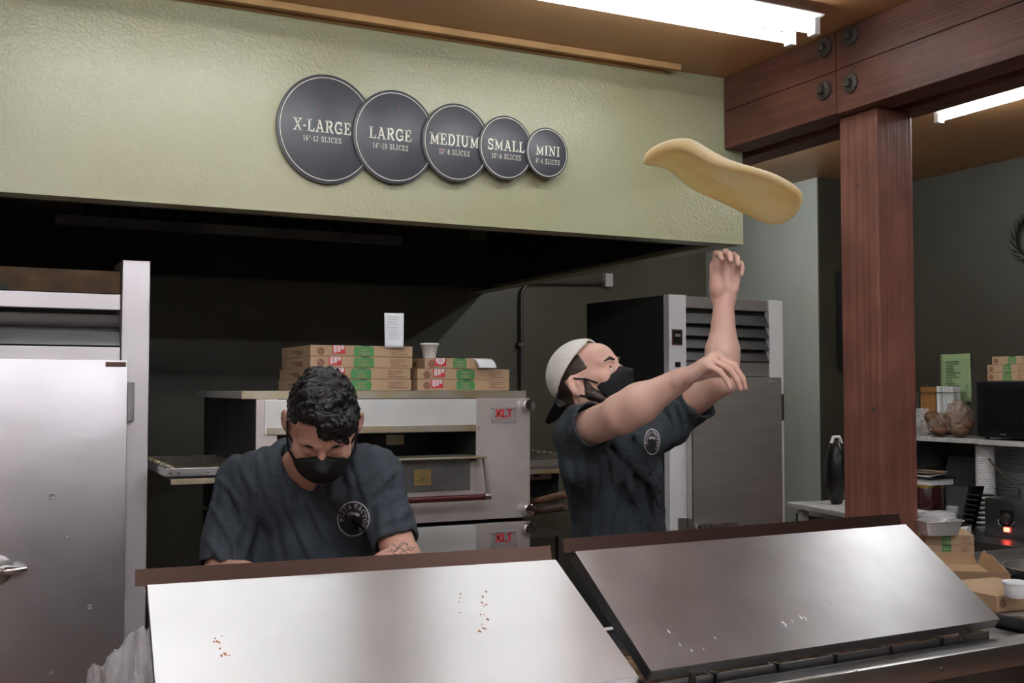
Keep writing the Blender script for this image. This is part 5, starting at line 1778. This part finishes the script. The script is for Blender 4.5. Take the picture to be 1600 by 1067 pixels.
# ---------------------------------------------------------------- man tossing dough
def tossing_man():
    org = np.array([*pt(965, 850, 3.34)[:2], 0])
    face_h = unit(RT * math.cos(R(30)) - FH * math.sin(R(30)))
    p_ = R(27)
    H = Frame(pt(924, 597, 3.20), face_h * math.cos(p_) + ZU * math.sin(p_), ZU, 1.0)
    g_ = unit(RT * .72 - FH * .69)
    lat = unit(np.cross(g_, ZU))                  # his right
    nb = pt(930, 652, 3.24)
    shR, shL = pt(906, 676, 3.12), pt(1030, 666, 3.38)
    elR, wrR = pt(972, 646, 2.94), pt(1066, 592, 2.82)
    elL, wrL = pt(1128, 590, 3.18), pt(1131, 468, 3.18)
    chest, belly = pt(957, 730, 3.28), pt(966, 830, 3.32)
    hip = pt(968, 905, 3.34)
    AX = np.array([lat, g_, ZU])
    pts = np.array([shR, shL, elR, elL, wrR, wrL, hip, H.o, pt(1135, 395, 3.15), pt(1155, 590, 2.85)])
    lo, hi = pts.min(0) - .17, pts.max(0) + .16
    B = Solid(lo, hi, .0040)
    head(B, H, 1.0)
    B.cap(H(0, -.035, -.050), nb, .055, .060, .03)
    B.ell(chest, (.14, .095, .17), AX, .03)
    B.ell(belly, (.13, .10, .17), AX, .03)
    B.cap(nb, shR, .05, .05, .03)
    B.cap(nb, shL, .05, .05, .03)
    B.cap(shR, elR, .055, .048, .02)
    mid = elR + (wrR - elR) * .30
    B.cap(elR, mid, .050, .050, .03)
    B.cap(mid, wrR, .049, .030, .03)
    B.cap(shL, elL, .054, .045, .02)
    mid = elL + (wrL - elL) * .32
    B.cap(elL, mid, .045, .0445, .03)
    B.cap(mid, wrL, .0445, .0275, .03)
    hand(B, wrL, UP * 1.0 + RT * .04 - FH * .02, -FH * 1.0 + RT * .12, False, [(44, 52, 36), (48, 56, 38), (50, 58, 38), (62, 62, 40)], (.10, .95, .42), .16, 1.08)
    hand(B, wrR, RT * .62 + UP * .46 - FH * .45, -UP * .85 + RT * .55 - FH * .05, True, [(66, 30, 22), (64, 28, 18), (62, 28, 18), (60, 26, 16)], (.15, .80, .85), .14, 1.13)
    body = B.mesh('person', M['skin2'], None, org)
    body.location = org
    tag(body, 'man in cream cap and black mask looking up, arms raised under the dough', 'person')
    # shirt
    Sx = Solid(lo, np.minimum(hi, np.array([9, 9, 1.80])), .0048)
    Sx.ell(chest, (.178, .128, .21), AX, .03)
    Sx.ell(belly, (.168, .128, .23), AX, .06)
    Sx.cap(nb - ZU * .03, shR, .060, .070, .04)
    Sx.cap(nb - ZU * .03, shL, .060, .068, .04)
    Sx.cap(shR - ZU * .10, chest - ZU * .05, .06, .06, .05)
    eR = pt(930, 662, 3.03)
    eL = pt(1091, 622, 3.26)
    hems = []
    for sh, e, r0, r1 in ((shR, eR, .072, .068), (shL, eL, .076, .066)):
        dv = unit(e - sh)
        Sx.cap(sh, e, r0, r1, .035, flat=True)
        hems.append((e, dv, r1))
    # cloth pulled from the belly up to the raised arm, and drape folds
    Sx.cap(pt(1000, 700, 3.19), pt(1050, 672, 3.30), .030, .040, .05)
    for (a, b_, r) in (((948, 715, 3.14), (985, 760, 3.13), .010), ((985, 760, 3.13), (1010, 835, 3.19), .010), ((960, 690, 3.12), (1000, 735, 3.14), .009), ((1000, 735, 3.14), (1035, 770, 3.22), .008),
                       ((1015, 725, 3.17), (1030, 790, 3.2), .007), ((930, 720, 3.16), (950, 800, 3.17), .010), ((950, 800, 3.17), (955, 850, 3.19), .010), ((895, 720, 3.2), (905, 800, 3.22), .010), ((990, 680, 3.15), (1040, 690, 3.24), .008)):
        Sx.cap(pt(*a), pt(*b_), r, r, .022)
    wv1 = waves(43, 5, RT, 62, .25)
    wv2 = waves(49, 4, RT * .7 + ZU * .7, 52, .3)
    wv3 = waves(52, 4, RT, 150, .4)
    Sx.shape(lambda p: -.0060 * np.abs(wv1(p)) * 2 + .005 - .0050 * wv2(p) - .0014 * wv3(p))
    add_folds(Sx, org, [[(840 + x / 3.138, 520 + y / 3.138) for x, y in l] for l in (
        [(380, 520), (415, 600), (440, 680), (460, 800), (500, 975)], [(410, 540), (470, 640), (530, 710), (600, 765)], [(480, 620), (540, 690), (580, 720)], [(610, 650), (575, 740), (560, 820)],
        [(210, 380), (160, 440), (150, 520)], [(285, 570), (295, 700), (280, 830), (265, 960)], [(330, 560), (370, 640), (385, 760)], [(560, 700), (600, 800), (620, 900)], [(140, 640), (165, 760), (190, 900)],
        [(200, 560), (215, 680), (230, 820)], [(640, 480), (610, 430), (580, 390)], [(690, 350), (715, 420), (720, 500)], [(640, 350), (670, 430), (680, 520)], [(740, 290), (760, 360), (765, 420)], [(520, 860), (540, 930), (560, 970)], [(480, 520), (530, 560), (545, 600)])], .0095, .010, .002)
    for e, dv, r1 in hems:
        Sx.cap(e - dv * .025, e + dv * .06, r1 - .0095, r1 - .0095, .002, 's')
    nk_d = unit(H(0, -.035, -.05) - nb)
    Sx.cap(nb - nk_d * .06, nb + nk_d * .2, .068, .085, .006, 's')
    shirt = Sx.mesh('shirt', M['shirt2'], body, org, 1)
    cl = MB()
    ctr = nb - org - nk_d * .006
    a2 = unit(np.cross(nk_d, lat))
    cl.tube([ctr + (lat * math.cos(t) + a2 * math.sin(t)) * .067 for t in np.linspace(0, 2 * math.pi, 48)], .007, 8, False)
    cl.build('collar', M['shirt2'], shirt, 'all')
    emblem(shirt, org, 1019, 690, .0385, (0, 0, 1), shirt, -ray(1019, 690), R(4), .60)
    # hair under the cap, sideburn and beard
    Hr = Solid(H.o - .16, H.o + .16, .0034)
    Hr.ell(H(0, -.012, .030), (.0785, .101, .090), H.ax, .004, cut=lambda x, y, z: np.maximum(y - .048 + .2 * np.abs(z), -(z + .095)))
    Hr.ell(H(0, -.055, -.040), (.058, .045, .055), H.ax, .01)
    q2 = waves(62, 6, (1, 0, 0), 420, 1.4)
    Hr.shape(lambda p: -.002 * q2(p))
    Hr.op(lambda X, Y, Z: np.maximum(-((X - H.o[0]) * H.f[0] + (Y - H.o[1]) * H.f[1] + (Z - H.o[2]) * H.f[2] + .045), ((X - H.o[0]) * H.u[0] + (Y - H.o[1]) * H.u[1] + (Z - H.o[2]) * H.u[2]) - .026), H.o - .16, H.o + .16, .002, 's')
    Hr.mesh('hair', M['hair2'], body, org, 0)
    Bd = Solid(H.o - .16, H.o + .16, .0034)
    for s_ in (-1, 1):
        Bd.cap(H(s_ * .0595, .010, -.045), H(s_ * .030, .056, -.098), .0205, .0215, .012)
        Bd.cap(H(s_ * .0625, .012, -.005), H(s_ * .0600, .012, -.045), .010, .0165, .010)
    Bd.ell(H(0, .064, -.100), (.034, .030, .026), H.ax, .01)
    Bd.shape(lambda p: -.0015 * q2(p))
    Bd.mesh('beard', M['hair2'], body, org, 0)
    for s_ in (-1, 1):
        MB().tube([H(s_ * .014, .1010, .022) - org, H(s_ * .030, .0980, .029) - org, H(s_ * .050, .0825, .024) - org], [.0035, .0048, .002], 8).build('eyebrow', M['hair2'], body, True)
        ec = H(s_ * .031, .0785, .000)
        ey = MB().add(*uv_ball(ec - org, .0130)).build('eye', M['eye'], body, 'all')
        MB().add(*uv_ball(ec + (H.f * .86 + H.u * .30 + H.r * .32) * .0084 - org, .0062)).build('iris', M['iris'], ey, 'all')
    mask_on(H, body, org)
    # cap worn backwards
    Cp = Solid(H.o - .17, H.o + .17, .0034)
    Cp.ell(H(0, -.018, .040), (.087, .111, .098), H.ax, .004, cut=lambda x, y, z: np.maximum((.012 + .62 * y - z) * .85, (y - .070)))
    Cp.ell(H(0, -.018, .040), (.080, .104, .091), H.ax, .002, 's')
    cpo = Cp.mesh('cap', M['cap'], body, org, 1)
    cv = MB()
    for th0, th1 in ((0, 1),):
        pth = []
        for a in np.linspace(R(20), R(160), 22):
            x = .086 * math.cos(a)
            y = -.018 + .110 * math.sin(a)
            y = min(y, .066)
            z = .040 + .012 + .62 * (y + .018) - .02
            pth.append(H(x * .99, y * .99, z + .004) - org)
    # brim pointing back and down
    n = 14
    vs, fs = [], []
    for s_ in (0, 1):
        for i in range(n + 1):
            a = R(205) + R(130) * i / n
            for rr in (1.0, 1.55):
                x, y = .084 * math.cos(a) * (1 if rr == 1 else .96), -.018 + .108 * math.sin(a) * rr
                z = .052 + .62 * (-.018 + .108 * math.sin(a) + .018) - (.004 if rr == 1 else .028) - (x * x) * 2.0 * (rr - 1) - .003 * s_
                vs.append(H(x, y, z) - org)
    m_ = 2 * (n + 1)
    for i in range(n):
        fs += [(2 * i, 2 * i + 1, 2 * i + 3, 2 * i + 2), (m_ + 2 * i + 2, m_ + 2 * i + 3, m_ + 2 * i + 1, m_ + 2 * i), (2 * i + 1, m_ + 2 * i + 1, m_ + 2 * i + 3, 2 * i + 3)]
    MB().add(vs, fs).build('cap_brim', M['navy'], cpo, 'all')
    legs(body, org, hip - ZU * .02, g_, lat, .12)
    return body


bowed_man()
tossing_man()

# ---------------------------------------------------------------- flying dough
def dough():
    c = pt(1128, 283, 3.18)
    e1 = unit(RT * 1.0 - UP * .27)
    e2 = unit(FH)
    e3 = unit(np.cross(e1, e2)); e3 = e3 if e3[2] > 0 else -e3
    nr, na = 22, 72
    def surf(r, a, side):
        u, v = r * math.cos(a), r * math.sin(a)          # u along the length, v away from the camera
        h_ = -.060 * max(0, u + .1) ** 1.6 * (v + .25) - .03 * max(0, u - .5) ** 2
        h_ += -.012 * math.sin(2.2 * u + .4) + .030 * max(0, -u - .55) * (-1) + .016 * math.exp(-((u + .62) / .28) ** 2)
        lip = max(0, r - .86) / .14
        h_ += (.008 + .020 * math.exp(-((u + .55) / .45) ** 2)) * lip * lip * (1 if v < 0 else .2)
        h_ += .005 * math.sin(5 * a + 2 * r) * r
        th = .0030 + .0025 * math.exp(-((r - .93) / .06) ** 2)
        if r > .985:
            th = .0015
        return c + e1 * u * .238 + e2 * v * .205 + e3 * (h_ + side * th) - org
    org = c
    vs, fs = [], []
    for side in (1, -1):
        for i in range(nr + 1):
            r = (i / nr) ** .8
            for k in range(na):
                vs.append(surf(max(r, .004), 2 * math.pi * k / na, side))
    m_ = (nr + 1) * na
    for i in range(nr):
        for k in range(na):
            k2 = (k + 1) % na
            fs.append((i * na + k, (i + 1) * na + k, (i + 1) * na + k2, i * na + k2))
            fs.append((m_ + i * na + k, m_ + i * na + k2, m_ + (i + 1) * na + k2, m_ + (i + 1) * na + k))
    for k in range(na):
        k2 = (k + 1) % na
        fs.append((nr * na + k, m_ + nr * na + k, m_ + nr * na + k2, nr * na + k2))
    o = MB().add(vs, fs).build('pizza_dough', M['dough'], None, 'all')
    o.location = c
    tag(o, 'floppy round of pizza dough spinning in the air above the raised hand', 'dough')


dough()
